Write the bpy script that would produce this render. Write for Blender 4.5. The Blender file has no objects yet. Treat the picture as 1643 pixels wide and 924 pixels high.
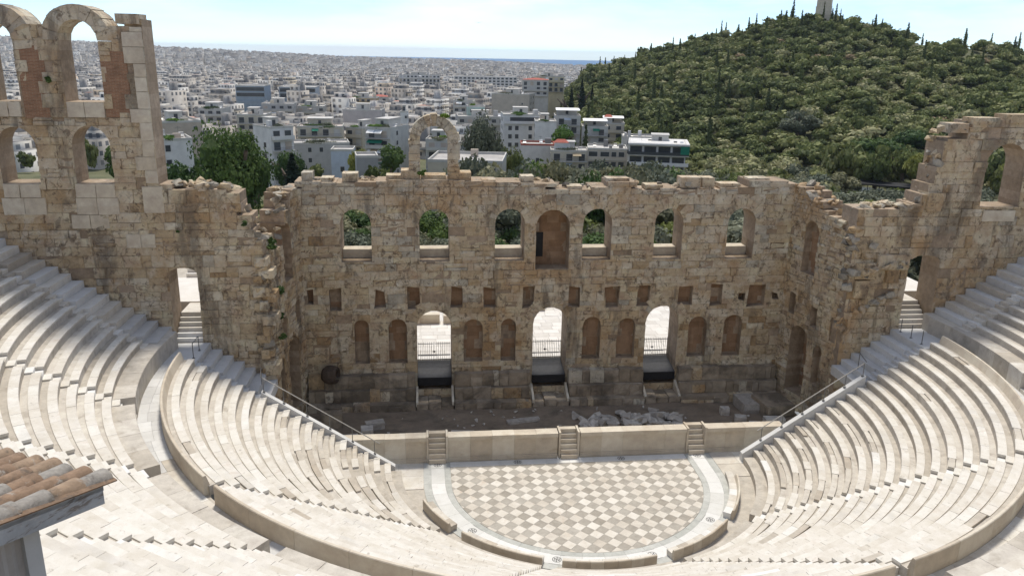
import bpy, bmesh, math, random
import numpy as np
from mathutils import Vector, Matrix

SC = bpy.context.scene
COL = SC.collection
R = math.radians
random.seed(7)
rng = np.random.default_rng(7)

# ------------------------------------------------------------------ camera
CAM = np.array([-10.03, -47.43, 27.454])
YAW, PITCH, ROLL = 0.1137, 0.2852, 0.0187
_fw = np.array([math.sin(YAW) * math.cos(PITCH), math.cos(YAW) * math.cos(PITCH), -math.sin(PITCH)])
_rt = np.array([math.cos(YAW), -math.sin(YAW), 0.0])
_up = np.cross(_rt, _fw)
_r2 = _rt * math.cos(ROLL) + _up * math.sin(ROLL)
_u2 = -_rt * math.sin(ROLL) + _up * math.cos(ROLL)
cam_data = bpy.data.cameras.new('camera')
cam_data.sensor_width = 36.0
cam_data.lens = 36.0 * 1280.5 / 1643.0
cam_data.clip_start = 0.3
cam_data.clip_end = 40000.0
cam = bpy.data.objects.new('camera', cam_data)
COL.objects.link(cam)
M = Matrix.Identity(4)
for i in range(3):
    M[i][0] = _r2[i]; M[i][1] = _u2[i]; M[i][2] = -_fw[i]; M[i][3] = CAM[i]
cam.matrix_world = M
SC.camera = cam

# ------------------------------------------------------------------ sky, sun, exposure
SUN_EL, SUN_AZ = R(65), R(5)            # azimuth measured from +Y towards +X
world = bpy.data.worlds.new('World')
SC.world = world
world.use_nodes = True
wn, wl = world.node_tree.nodes, world.node_tree.links
wn.clear()
sky = wn.new('ShaderNodeTexSky'); sky.sky_type = 'NISHITA'; sky.sun_disc = False
sky.sun_elevation = SUN_EL; sky.sun_rotation = SUN_AZ
sky.altitude = 120; sky.air_density = 0.6; sky.dust_density = 0.0; sky.ozone_density = 4.0
tc = wn.new('ShaderNodeTexCoord')
mp = wn.new('ShaderNodeMapping'); mp.inputs['Scale'].default_value = (1.0, 1.0, 5.5)
mp.inputs['Rotation'].default_value = (0.10, 0.06, 0.4)
nz = wn.new('ShaderNodeTexNoise'); nz.inputs['Scale'].default_value = 2.3; nz.inputs['Detail'].default_value = 7
nz.inputs['Roughness'].default_value = 0.58
cr = wn.new('ShaderNodeValToRGB'); cr.color_ramp.elements[0].position = 0.44; cr.color_ramp.elements[1].position = 0.66; cr.color_ramp.elements[0].color = (0.05, 0.05, 0.05, 1)
mx = wn.new('ShaderNodeMix'); mx.data_type = 'RGBA'
cloud_amt = wn.new('ShaderNodeMath'); cloud_amt.operation = 'MULTIPLY'; cloud_amt.inputs[1].default_value = 0.86
bg = wn.new('ShaderNodeBackground'); bg.inputs['Strength'].default_value = 0.070
wo = wn.new('ShaderNodeOutputWorld')
wl.new(tc.outputs['Generated'], mp.inputs['Vector']); wl.new(mp.outputs['Vector'], nz.inputs['Vector'])
wl.new(nz.outputs['Fac'], cr.inputs['Fac']); wl.new(cr.outputs['Color'], cloud_amt.inputs[0])
wl.new(cloud_amt.outputs[0], mx.inputs['Factor'])
wl.new(sky.outputs['Color'], mx.inputs['A'])
mx.inputs['B'].default_value = (6.7, 6.9, 7.1, 1)
wl.new(mx.outputs['Result'], bg.inputs['Color']); wl.new(bg.outputs['Background'], wo.inputs['Surface'])

sun_data = bpy.data.lights.new('sun', 'SUN')
sun_data.energy = 1.55; sun_data.angle = R(11.0); sun_data.color = (1.0, 0.94, 0.84)
sun = bpy.data.objects.new('sun', sun_data); COL.objects.link(sun)
sdir = Vector((math.cos(SUN_EL) * math.sin(SUN_AZ), math.cos(SUN_EL) * math.cos(SUN_AZ), math.sin(SUN_EL)))
sun.rotation_euler = (-sdir).to_track_quat('-Z', 'Y').to_euler()
sun.location = (0, 60, 90)

vs = SC.view_settings
vs.view_transform = 'Standard'; vs.look = 'None'; vs.gamma = 1.0; vs.use_curve_mapping = False
vs.exposure = 1.33
SC.cycles.max_bounces = 6; SC.cycles.diffuse_bounces = 3; SC.cycles.volume_bounces = 0
SC.cycles.use_denoising = True

# ------------------------------------------------------------------ helpers
def project(P):
    d = np.asarray(P, float) - CAM
    z = d @ _fw
    zz = np.where(np.abs(z) < 1e-6, 1e-6, z)
    return 821.5 + 1280.5 * (d @ _r2) / zz, 462 - 1280.5 * (d @ _u2) / zz, z

def in_view(P, m=20):
    x, y, z = project(P)
    return (z > 0) & (x > -m) & (x < 1643 + m) & (y > -m) & (y < 924 + m)

def tag(o, label=None, cat=None, group=None, kind=None):
    if label: o['label'] = label
    if cat: o['category'] = cat
    if group: o['group'] = group
    if kind: o['kind'] = kind
    return o

def empty(name, loc=(0, 0, 0), rz=0.0):
    o = bpy.data.objects.new(name, None)
    COL.objects.link(o); o.location = loc; o.rotation_euler = (0, 0, rz)
    o.empty_display_size = 0.3
    return o

class MB:
    def __init__(self):
        self.v, self.f, self.m, self.t, self.uv = [], [], [], [], None
    def add(self, vs, fs, m=0, t=0.5):
        b = len(self.v)
        self.v.extend([tuple(p) for p in vs])
        for f in fs:
            self.f.append([b + i for i in f]); self.m.append(m); self.t.append(t)
    def box(self, x0, x1, y0, y1, z0, z1, m=0, t=0.5, skip=()):
        vs = [(x0, y0, z0), (x1, y0, z0), (x1, y1, z0), (x0, y1, z0), (x0, y0, z1), (x1, y0, z1), (x1, y1, z1), (x0, y1, z1)]
        fs = {'b': (0, 3, 2, 1), 't': (4, 5, 6, 7), 'f': (0, 1, 5, 4), 'r': (1, 2, 6, 5), 'k': (2, 3, 7, 6), 'l': (3, 0, 4, 7)}
        self.add(vs, [fs[k] for k in fs if k not in skip], m, t)
    def bar(self, a, b, r, n=6, m=0, t=0.5):
        a, b = Vector(a), Vector(b); d = (b - a).normalized()
        u = d.orthogonal().normalized(); w = d.cross(u)
        vs = []
        for p in (a, b):
            for k in range(n):
                q = 2 * math.pi * k / n
                vs.append(p + u * (r * math.cos(q)) + w * (r * math.sin(q)))
        fs = [(k, (k + 1) % n, n + (k + 1) % n, n + k) for k in range(n)] + [tuple(range(n - 1, -1, -1)), tuple(range(n, 2 * n))]
        self.add(vs, fs, m, t)
    def mesh(self, name, mats, smooth=False):
        me = bpy.data.meshes.new(name)
        me.from_pydata(self.v, [], self.f)
        for mt in (mats if isinstance(mats, (list, tuple)) else [mats]): me.materials.append(mt)
        n = len(self.f)
        if n:
            me.polygons.foreach_set('material_index', np.array(self.m, np.int32))
            a = me.attributes.new('tint', 'FLOAT', 'FACE'); a.data.foreach_set('value', np.array(self.t, np.float32))
            if smooth: me.polygons.foreach_set('use_smooth', np.ones(n, bool))
        me.update()
        return me
    def build(self, name, mats, parent=None, smooth=False, kind=None):
        o = bpy.data.objects.new(name, self.mesh(name, mats, smooth)); COL.objects.link(o)
        if parent: o.parent = parent
        if kind: o['kind'] = kind
        return o

def np_mesh(name, V, F, mats, tint=None, mi=None, uv=None, smooth=False):
    """V (n,3), F (m,k) all same k"""
    me = bpy.data.meshes.new(name)
    n, k = F.shape
    me.vertices.add(len(V)); me.vertices.foreach_set('co', np.ascontiguousarray(V, np.float32).ravel())
    me.loops.add(n * k); me.loops.foreach_set('vertex_index', np.ascontiguousarray(F, np.int32).ravel())
    me.polygons.add(n); me.polygons.foreach_set('loop_start', np.arange(n, dtype=np.int32) * k)
    me.polygons.foreach_set('loop_total', np.full(n, k, np.int32))
    for mt in (mats if isinstance(mats, (list, tuple)) else [mats]): me.materials.append(mt)
    if mi is not None: me.polygons.foreach_set('material_index', np.asarray(mi, np.int32))
    if tint is not None:
        a = me.attributes.new('tint', 'FLOAT', 'FACE'); a.data.foreach_set('value', np.asarray(tint, np.float32))
    if uv is not None:
        u = me.uv_layers.new(name='uv'); u.data.foreach_set('uv', np.ascontiguousarray(uv, np.float32).ravel())
    if smooth: me.polygons.foreach_set('use_smooth', np.ones(n, bool))
    me.update(calc_edges=True)
    me.validate()
    return me

def link(name, me, parent=None, kind=None):
    o = bpy.data.objects.new(name, me); COL.objects.link(o)
    if parent: o.parent = parent
    if kind: o['kind'] = kind
    return o

def copy_tree(o, parent=None):
    c = o.copy(); COL.objects.link(c); c.parent = parent
    for ch in o.children:
        copy_tree(ch, c)
    return c

# ------------------------------------------------------------------ materials
def new_mat(name):
    m = bpy.data.materials.new(name); m.use_nodes = True
    nt = m.node_tree; nt.nodes.clear()
    out = nt.nodes.new('ShaderNodeOutputMaterial'); b = nt.nodes.new('ShaderNodeBsdfPrincipled')
    nt.links.new(b.outputs[0], out.inputs['Surface'])
    b.inputs['Roughness'].default_value = 0.85
    b.inputs['Specular IOR Level'].default_value = 0.25
    return m, nt, b

def N(nt, t, **kw):
    n = nt.nodes.new(t)
    for k, v in kw.items():
        if k in n.inputs: n.inputs[k].default_value = v
        else: setattr(n, k, v)
    return n

def ramp(nt, fac, stops):
    r = nt.nodes.new('ShaderNodeValToRGB'); e = r.color_ramp.elements
    while len(e) < len(stops): e.new(0.5)
    for i, (p, c) in enumerate(stops):
        e[i].position = p; e[i].color = (*c, 1) if len(c) == 3 else c
    nt.links.new(fac, r.inputs['Fac']); return r.outputs['Color']

def mix(nt, fac, a, b, mode='MIX'):
    m = nt.nodes.new('ShaderNodeMix'); m.data_type = 'RGBA'; m.blend_type = mode
    for s, v in (('Factor', fac), ('A', a), ('B', b)):
        if isinstance(v, (int, float)): m.inputs[s].default_value = v
        elif isinstance(v, tuple): m.inputs[s].default_value = (*v, 1)
        else: nt.links.new(v, m.inputs[s])
    return m.outputs['Result']

def noise(nt, vec, scale, detail=5, rough=0.6, dist=0.0):
    n = nt.nodes.new('ShaderNodeTexNoise')
    n.inputs['Scale'].default_value = scale; n.inputs['Detail'].default_value = detail
    n.inputs['Roughness'].default_value = rough; n.inputs['Distortion'].default_value = dist
    nt.links.new(vec, n.inputs['Vector']); return n.outputs['Fac']

def scaled(nt, vec, s):
    m = nt.nodes.new('ShaderNodeMapping'); m.inputs['Scale'].default_value = s
    nt.links.new(vec, m.inputs['Vector']); return m.outputs['Vector']

def thresh(nt, fac, a, b):
    m = nt.nodes.new('ShaderNodeMapRange'); m.interpolation_type = 'SMOOTHSTEP'
    m.inputs['From Min'].default_value = a; m.inputs['From Max'].default_value = b
    nt.links.new(fac, m.inputs['Value']); return m.outputs['Result']

def mul(nt, a, k):
    m = nt.nodes.new('ShaderNodeMath'); m.operation = 'MULTIPLY'; nt.links.new(a, m.inputs[0])
    if isinstance(k, (int, float)): m.inputs[1].default_value = k
    else: nt.links.new(k, m.inputs[1])
    return m.outputs[0]

def bump(nt, b, fac, strength, dist):
    n = nt.nodes.new('ShaderNodeBump'); n.inputs['Strength'].default_value = strength; n.inputs['Distance'].default_value = dist
    nt.links.new(fac, n.inputs['Height']); nt.links.new(n.outputs['Normal'], b.inputs['Normal'])

def tint_attr(nt):
    a = nt.nodes.new('ShaderNodeAttribute'); a.attribute_name = 'tint'; return a.outputs['Fac']

def pos(nt):
    return nt.nodes.new('ShaderNodeNewGeometry').outputs['Position']

def stone(name, stops, grain=2.5, stains=(), bumps=(6.0, 0.6, 0.05), rough=0.9, grain_amt=0.5, cracks=0.0):
    """stops: colour ramp over the per-piece tint; stains: (scale xyz, lo, hi, colour, amount)"""
    m, nt, b = new_mat(name); P = pos(nt)
    c = ramp(nt, tint_attr(nt), stops)
    g = noise(nt, P, grain, 8, 0.68)
    c = mix(nt, grain_amt, c, ramp(nt, g, [(0.25, (0.22, 0.22, 0.22)), (0.5, (0.5, 0.5, 0.5)), (0.75, (0.80, 0.80, 0.80))]), 'OVERLAY')
    for (s, lo, hi, col, amt) in stains:
        f = mul(nt, thresh(nt, noise(nt, scaled(nt, P, s), 1.0, 7, 0.66, 0.4), lo, hi), amt)
        c = mix(nt, f, c, col)
    h = noise(nt, P, bumps[0], 8, 0.7)
    if cracks:
        v = nt.nodes.new('ShaderNodeTexVoronoi'); v.feature = 'DISTANCE_TO_EDGE'; v.inputs['Scale'].default_value = 1.15
        wv = nt.nodes.new('ShaderNodeVectorMath'); wv.operation = 'ADD'
        nn = nt.nodes.new('ShaderNodeTexNoise'); nn.inputs['Scale'].default_value = 1.6; nt.links.new(P, nn.inputs['Vector'])
        nt.links.new(P, wv.inputs[0]); nt.links.new(nn.outputs['Color'], wv.inputs[1]); nt.links.new(wv.outputs[0], v.inputs['Vector'])
        cf = mul(nt, thresh(nt, v.outputs['Distance'], 0.05, 0.005), thresh(nt, noise(nt, P, .55, 3), .48, .6))
        c = mix(nt, mul(nt, cf, cracks), c, (0.13, 0.095, 0.065))
    nt.links.new(c, b.inputs['Base Color'])
    b.inputs['Roughness'].default_value = rough
    bump(nt, b, h, bumps[1], bumps[2])
    return m

def plain(name, col, rough=0.7, var=0.12, scale=3.0, metal=0.0, spec=0.25, objrand=0.0):
    m, nt, b = new_mat(name)
    tcn = nt.nodes.new('ShaderNodeTexCoord')
    g = noise(nt, tcn.outputs['Object'], scale, 6, 0.65)
    lo = tuple(max(0, c * (1 - var)) for c in col); hi = tuple(min(1, c * (1 + var)) for c in col)
    c = ramp(nt, g, [(0.3, lo), (0.7, hi)])
    if objrand:
        oi = nt.nodes.new('ShaderNodeObjectInfo')
        v = ramp(nt, oi.outputs['Random'], [(0, (1 - objrand,) * 3), (1, (1.0, 1.0, 1.0))])
        c = mix(nt, 1.0, c, v, 'MULTIPLY')
    nt.links.new(c, b.inputs['Base Color'])
    b.inputs['Roughness'].default_value = rough; b.inputs['Metallic'].default_value = metal
    b.inputs['Specular IOR Level'].default_value = spec
    return m

WALL_STOPS = [(0.0, (0.39, 0.27, 0.15)), (0.2, (0.50, 0.38, 0.235)), (0.45, (0.58, 0.47, 0.315)),
              (0.7, (0.63, 0.53, 0.38)), (0.88, (0.67, 0.585, 0.445)), (1.0, (0.49, 0.445, 0.355))]
WALL_STAINS = [((0.17, 0.17, 0.14), 0.48, 0.64, (0.48, 0.295, 0.14), 0.62),
               ((0.70, 0.70, 0.6), 0.53, 0.66, (0.68, 0.60, 0.475), 0.62),
               ((0.42, 0.42, 0.08), 0.53, 0.64, (0.16, 0.135, 0.105), 0.66),
               ((0.8, 0.8, 0.6), 0.56, 0.67, (0.19, 0.155, 0.115), 0.66),
               ((2.4, 2.4, 2.2), 0.55, 0.64, (0.15, 0.11, 0.075), 0.70)]
M_wall = stone('weathered_ashlar', WALL_STOPS, 0.9, stains=WALL_STAINS, bumps=(3.2, 1.0, 0.22), cracks=0.5, grain_amt=0.75)
M_lichen = stone('lichened_ashlar', [(0, (0.24, 0.215, 0.175)), (0.6, (0.38, 0.345, 0.285)), (1, (0.50, 0.455, 0.37))], 1.0,
                 stains=[((0.7, 0.7, 0.5), 0.46, 0.62, (0.10, 0.095, 0.082), 0.75), ((1.4, 1.4, 1.0), 0.58, 0.70, (0.58, 0.52, 0.42), 0.5)], bumps=(3.2, 1.0, 0.22), cracks=0.4, grain_amt=0.75)
M_core = stone('wall_core', [(0, (0.33, 0.25, 0.17)), (1, (0.45, 0.355, 0.26))], 2.4,
               stains=[((0.5, 0.5, 0.2), 0.5, 0.7, (0.10, 0.085, 0.07), 0.5)], bumps=(3.0, 1.0, 0.16))
M_niche = stone('niche_back_brown', [(0, (0.27, 0.165, 0.095)), (1, (0.36, 0.24, 0.15))], 1.5,
                stains=[((0.9, 0.9, 0.3), 0.52, 0.7, (0.12, 0.085, 0.055), 0.6)], bumps=(3.0, 0.6, 0.06))  # darker brown used on the backs of the niches only
M_podium = stone('lichen_dark_stone', [(0, (0.26, 0.21, 0.15)), (0.5, (0.33, 0.27, 0.20)), (1, (0.42, 0.35, 0.265))], 1.8,
                 stains=[((0.35, 0.35, 0.5), 0.44, 0.62, (0.10, 0.083, 0.062), 0.70),
                         ((1.6, 1.6, 1.0), 0.62, 0.75, (0.36, 0.33, 0.28), 0.5)], bumps=(3.5, 0.9, 0.1))
M_pale = stone('restored_pale_stone', [(0, (0.46, 0.39, 0.29)), (1, (0.60, 0.54, 0.43))], 1.4,
               stains=[((1.0, 1.0, 0.35), 0.58, 0.74, (0.28, 0.22, 0.15), 0.5)], bumps=(5.0, 0.4, 0.04))
M_marble = stone('seat_marble', [(0, (0.40, 0.345, 0.275)), (0.25, (0.555, 0.51, 0.435)), (0.6, (0.62, 0.58, 0.51)), (0.85, (0.66, 0.63, 0.565)), (1, (0.70, 0.69, 0.66))], 1.1,
                 stains=[((1.1, 1.1, 1.1), 0.55, 0.74, (0.48, 0.385, 0.29), 0.45),
                         ((0.35, 0.35, 0.35), 0.52, 0.68, (0.45, 0.43, 0.40), 0.35),
                         ((3.2, 3.2, 3.2), 0.60, 0.70, (0.30, 0.26, 0.21), 0.6)], bumps=(8.0, 0.3, 0.02), rough=0.75, grain_amt=0.42)
M_foot = stone('seat_foot_channel', [(0, (0.43, 0.385, 0.32)), (1, (0.57, 0.53, 0.465))], 1.4,
               stains=[((1.2, 1.2, 1.2), 0.5, 0.7, (0.27, 0.23, 0.18), 0.55)], bumps=(7.0, 0.4, 0.03), rough=0.85, grain_amt=0.4)
M_newmarble = stone('new_grey_marble', [(0, (0.50, 0.49, 0.47)), (1, (0.64, 0.635, 0.615))], 0.9,
                    stains=[((0.7, 1.6, 1.6), 0.52, 0.72, (0.42, 0.42, 0.42), 0.5)], bumps=(8.0, 0.15, 0.01), rough=0.7, grain_amt=0.25)
M_parapet = stone('parapet_stone', [(0, (0.50, 0.43, 0.335)), (1, (0.62, 0.56, 0.46))], 1.2,
                  stains=[((0.6, 0.6, 1.8), 0.55, 0.75, (0.36, 0.26, 0.16), 0.5)], bumps=(6.0, 0.3, 0.02), rough=0.8, grain_amt=0.35)
M_tile_l = stone('floor_tile_white', [(0, (0.50, 0.45, 0.38)), (1, (0.66, 0.62, 0.55))], 2.0,
                 stains=[((1.5, 0.5, 1), 0.55, 0.72, (0.50, 0.40, 0.30), 0.45)], bumps=(9.0, 0.12, 0.01), rough=0.6, grain_amt=0.3)
M_tile_d = stone('floor_tile_grey', [(0, (0.29, 0.26, 0.215)), (1, (0.40, 0.37, 0.32))], 2.4,
                 stains=[((2.0, 0.6, 1), 0.55, 0.72, (0.42, 0.38, 0.33), 0.5)], bumps=(9.0, 0.12, 0.01), rough=0.6, grain_amt=0.35)
M_band_w = stone('ring_white_marble', [(0, (0.58, 0.57, 0.53)), (1, (0.70, 0.69, 0.66))], 1.5,
                 stains=[((1.2, 1.2, 1), 0.6, 0.75, (0.48, 0.44, 0.38), 0.5)], bumps=(9.0, 0.12, 0.01), rough=0.6, grain_amt=0.25)
M_band_g = stone('ring_grey_marble', [(0, (0.40, 0.405, 0.37)), (1, (0.48, 0.48, 0.445))], 2.2,
                 stains=[((2, 2, 1), 0.55, 0.72, (0.48, 0.46, 0.42), 0.5)], bumps=(9.0, 0.12, 0.01), rough=0.6, grain_amt=0.35)
M_inlay = plain('dark_inlay', (0.07, 0.065, 0.06), 0.6)
M_brick = None
def brick_mat():
    m, nt, b = new_mat('thin_red_brick'); P = pos(nt)
    sw = nt.nodes.new('ShaderNodeSeparateXYZ'); cb = nt.nodes.new('ShaderNodeCombineXYZ'); nt.links.new(P, sw.inputs[0])
    nt.links.new(sw.outputs['X'], cb.inputs['X']); nt.links.new(sw.outputs['Z'], cb.inputs['Y'])
    br = nt.nodes.new('ShaderNodeTexBrick'); br.inputs['Scale'].default_value = 1.0
    br.inputs['Brick Width'].default_value = 0.34; br.inputs['Row Height'].default_value = 0.085; br.inputs['Mortar Size'].default_value = 0.014
    br.inputs['Color1'].default_value = (0.235, 0.115, 0.065, 1); br.inputs['Color2'].default_value = (0.31, 0.165, 0.095, 1)
    br.inputs['Mortar'].default_value = (0.30, 0.225, 0.155, 1)
    nt.links.new(cb.outputs[0], br.inputs['Vector'])
    g = noise(nt, P, 1.6, 7, 0.7)
    c = mix(nt, 0.6, br.outputs['Color'], ramp(nt, g, [(0.3, (0.25,) * 3), (0.7, (0.72,) * 3)]), 'OVERLAY')
    nt.links.new(c, b.inputs['Base Color']); bump(nt, b, br.outputs['Fac'], -0.5, 0.02)
    return m
M_brick = brick_mat()
M_dirt = stone('stage_earth', [(0, (0.21, 0.165, 0.12)), (1, (0.26, 0.205, 0.15))], 0.7,
               stains=[((0.35, 0.5, 1), 0.48, 0.68, (0.085, 0.075, 0.058), 0.6), ((3, 3, 3), 0.62, 0.72, (0.27, 0.24, 0.20), 0.6)], bumps=(7.0, 1.0, 0.06))
M_rubble = stone('rubble_stone', [(0, (0.38, 0.345, 0.30)), (1, (0.56, 0.52, 0.46))], 2.6,
                 stains=[((1.5, 1.5, 1.5), 0.52, 0.7, (0.17, 0.145, 0.115), 0.5)], bumps=(6.0, 0.6, 0.04))
M_plaza = stone('plaza_paving', [(0, (0.58, 0.55, 0.50)), (1, (0.70, 0.67, 0.62))], 1.0, bumps=(6, 0.2, 0.02), grain_amt=0.3)
M_metal = plain('grey_steel', (0.20, 0.20, 0.195), 0.45, 0.1, 8, 0.6)
M_rail = plain('pale_rail', (0.42, 0.40, 0.36), 0.5, 0.1, 8, 0.1)
M_black = plain('black_ramp', (0.018, 0.018, 0.02), 0.6, 0.25, 3)
M_ramp = plain('ramp_mat', (0.055, 0.056, 0.06), 0.8, 0.2, 4)
M_jar = plain('dark_terracotta', (.085, .062, .046), .9, .3, 3)

# ================================================================== THEATRE
CY = 1.3                                   # centre of the seating arcs is (0, CY)
def pol(r, ph, z):
    return (r * math.cos(ph), CY - r * math.sin(ph), z)

def arc_prism(mb, prof, p0, p1, nseg, m=0, t=0.5, mats=None, caps=True, cy=CY):
    """sweep closed profile [(r,z)] (counter-clockwise in r,z) along azimuth p0..p1"""
    n = len(prof); vs = []
    for k in range(nseg + 1):
        ph = p0 + (p1 - p0) * k / nseg; c, s = math.cos(ph), math.sin(ph)
        vs += [(r * c, cy - r * s, z) for r, z in prof]
    b = len(mb.v); mb.v.extend(vs)
    for k in range(nseg):
        for i in range(n):
            j = (i + 1) % n
            mb.f.append([b + k * n + i, b + k * n + j, b + (k + 1) * n + j, b + (k + 1) * n + i])
            mb.m.append(mats[i] if mats else m); mb.t.append(t)
    if caps:
        mb.f.append([b + i for i in range(n - 1, -1, -1)]); mb.m.append(m); mb.t.append(t)
        mb.f.append([b + nseg * n + i for i in range(n)]); mb.m.append(m); mb.t.append(t)

rnd = random.Random(11)

# ---- seating tiers
def make_tier(root, rows, r0, t, z0, h, aisles, half, seat_w, seed, damaged=None, slab_len=1.45):
    rd = random.Random(seed)
    edges = [0.0] + [R(a) for a in aisles] + [math.pi]
    slabs = []
    for i in range(rows):
        r, z = r0 + t * i, z0 + h * i
        for w in range(len(edges) - 1):
            a = edges[w] + (half / r if w > 0 else 0.0)
            b = edges[w + 1] - (half / r if w < len(edges) - 2 else 0.0)
            mb = MB()
            prof = [(r + .035, z - h - .05), (r + t + .033, z - h - .05), (r + t + .033, z - .045), (r + seat_w - .005, z - .045),
                    (r + seat_w - .005, z - .132), (r + .035, z - .132)]
            arc_prism(mb, prof, a, b, max(3, int((b - a) / R(2.2))), t=rd.random())
            row = mb.build('seat_row', M_foot, root)
            L = r * (b - a); n = max(1, round(L / slab_len)); cuts = [0.0]
            ws = [rd.uniform(.7, 1.3) for _ in range(n)]; sw = sum(ws); acc = 0
            for x in ws: acc += x / sw; cuts.append(acc)
            g = .006 / r
            for k in range(n):
                p0, p1 = a + (b - a) * cuts[k] + g, a + (b - a) * cuts[k + 1] - g
                ti = min(1, max(0, rd.gauss(.62, .12)))
                dz, dr, wv = rd.gauss(0, .004), rd.gauss(0, .004), seat_w
                if damaged:
                    dm = damaged(i, (p0 + p1) / 2, rd)
                    if dm == 2: continue
                    if dm == 1:
                        ti = rd.uniform(0, .4); wv = seat_w - rd.uniform(.03, .12); dr += rd.uniform(0, .06); dz -= rd.uniform(0, .03)
                slabs.append((row, r + dr, z + dz, wv - dr, p0, p1, ti))
    P = np.array([pol(s[1] + .2, (s[4] + s[5]) / 2, s[2]) for s in slabs])
    vis = in_view(P); dist = np.linalg.norm(P - CAM, axis=1)
    area = np.array([s[1] * (s[5] - s[4]) for s in slabs]) / dist ** 2
    order = np.argsort(np.where(vis, -area, 1.0))
    single = set(order[:300].tolist())
    mass = MB()
    for q, (row, r, z, wv, p0, p1, ti) in enumerate(slabs):
        prof = [(r + .02, z - .13), (r + wv, z - .13), (r + wv, z - .008), (r + wv - .012, z), (r + .016, z), (r, z - .016), (r, z - .06)]
        mb = MB() if q in single else mass
        arc_prism(mb, prof, p0, p1, 3 if r * (p1 - p0) > 1.2 else 2, t=ti)
        if q in single: mb.build('seat_slab', M_marble, row)
    mass.build('seat_slab_rest', M_marble, root, kind='stuff')
    # stairways between the wedges
    for a in aisles:
        st = empty('stairway'); st.parent = root
        ph = R(a)
        for i in range(rows):
            r, z = r0 + t * i, z0 + h * i
            for (ra, rb, zt) in ((r - t * .5 + .02, r + .03, z - .19 - h * .5), (r + .03, r + t * .5 + .02, z - .19)):
                mb = MB(); w = half - .02
                arc_prism(mb, [(ra, zt - .5), (rb + .02, zt - .5), (rb + .02, zt), (ra + .012, zt), (ra, zt - .012)], ph - w / r, ph + w / r, 1, t=rd.uniform(.5, 1))
                mb.build('step', M_marble, st)
    return root

LR0, LT, LZ0, LH, LN = 12.66, .706, .933, .458, 18
UR0, UT, UZ0, UH, UN = 27.85, .73, 9.90, .475, 13
LA = [39.2, 72.3, 107.7, 140.8]
UA = [17, 35, 53.5, 72, 90, 108, 126.5, 145, 163]
def dmg_low(i, ph, rd):
    if ph < R(41) and i < 9:
        x = rd.random(); return 2 if x < .07 else 1 if x < .5 else 0
    if ph > R(139) and i < 9:
        x = rd.random(); return 2 if x < .05 else 1 if x < .45 else 0
    return 1 if rd.random() < .06 else 0

lower = empty('lower_seating_tier')
tag(lower, 'lower tier of curved pale marble seat rows around the orchestra', 'seating')
make_tier(lower, LN, LR0, LT, LZ0, LH, LA, .42, .42, 3, dmg_low)
upper = empty('upper_seating_tier')
tag(upper, 'upper tier of curved marble seat rows behind the walkway', 'seating')
make_tier(upper, UN, UR0, UT, UZ0, UH, UA, .42, .44, 5)

# first footing step and honour bench
for w, (a, b) in enumerate(zip([0] + LA, LA + [180])):
    r = LR0 - LT
    mb = MB(); a2 = R(a) + (.42 / r if a else .02); b2 = R(b) - (.42 / r if b < 180 else .02)
    arc_prism(mb, [(r, -.1), (r + LT + .3, -.1), (r + LT + .3, LZ0 - LH), (r, LZ0 - LH)], a2, b2, 12, t=.35)
    mb.build('foot_step', M_foot, lower)

# parapet closing the lower tier
PR = LR0 + LT * LN - .02                    # 25.35
for w, (a, b) in enumerate(zip([0] + LA, LA + [180])):
    a2 = R(a) + (.5 / PR if a else 0); b2 = R(b) - (.5 / PR if b < 180 else 0)
    n = max(1, round(PR * (b2 - a2) / 2.6))
    for k in range(n):
        p0 = a2 + (b2 - a2) * k / n + .0003; p1 = a2 + (b2 - a2) * (k + 1) / n - .0003
        mb = MB(); z = LZ0 + LH * (LN - 1)
        prof = [(PR - .03, z - .7), (PR + .27, z - .7), (PR + .27, z + .44), (PR + .24, z + .475), (PR + .13, z + .475), (PR + .10, z + .40), (PR + .03, z + .16), (PR - .03, z - .03)]
        arc_prism(mb, prof, p0, p1, 4, t=rnd.random())
        mb.build('parapet_block', M_parapet, lower)

# walkway between the tiers
DZ = 8.25
walk = empty('walkway'); tag(walk, 'pale marble walkway between the two seating tiers', 'walkway', kind='structure')
mb = MB(); arc_prism(mb, [(PR + .1, DZ - .5), (27.1, DZ - .5), (27.1, DZ - .05), (PR + .1, DZ - .05)], -.16, math.pi + .16, 90, t=.3)
mb.build('walkway_bed', M_foot, walk)
n = 74
for k in range(n):
    p0 = -.16 + (math.pi + .32) * k / n + .0003; p1 = -.16 + (math.pi + .32) * (k + 1) / n - .0003
    new = p0 > R(150) or p0 < R(15)
    mid = 26.2 + rnd.uniform(-.12, .12)
    for ra, rb in ((PR + .28, mid - .005), (mid + .005, 26.80)):
        mb = MB(); arc_prism(mb, [(ra, DZ - .06), (rb, DZ - .06), (rb, DZ + rnd.uniform(-.006, .006)), (ra, DZ)], p0, p1, 2, t=rnd.random())
        mb.build('paving_slab', M_newmarble if new or rnd.random() < .25 else M_marble, walk)

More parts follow.
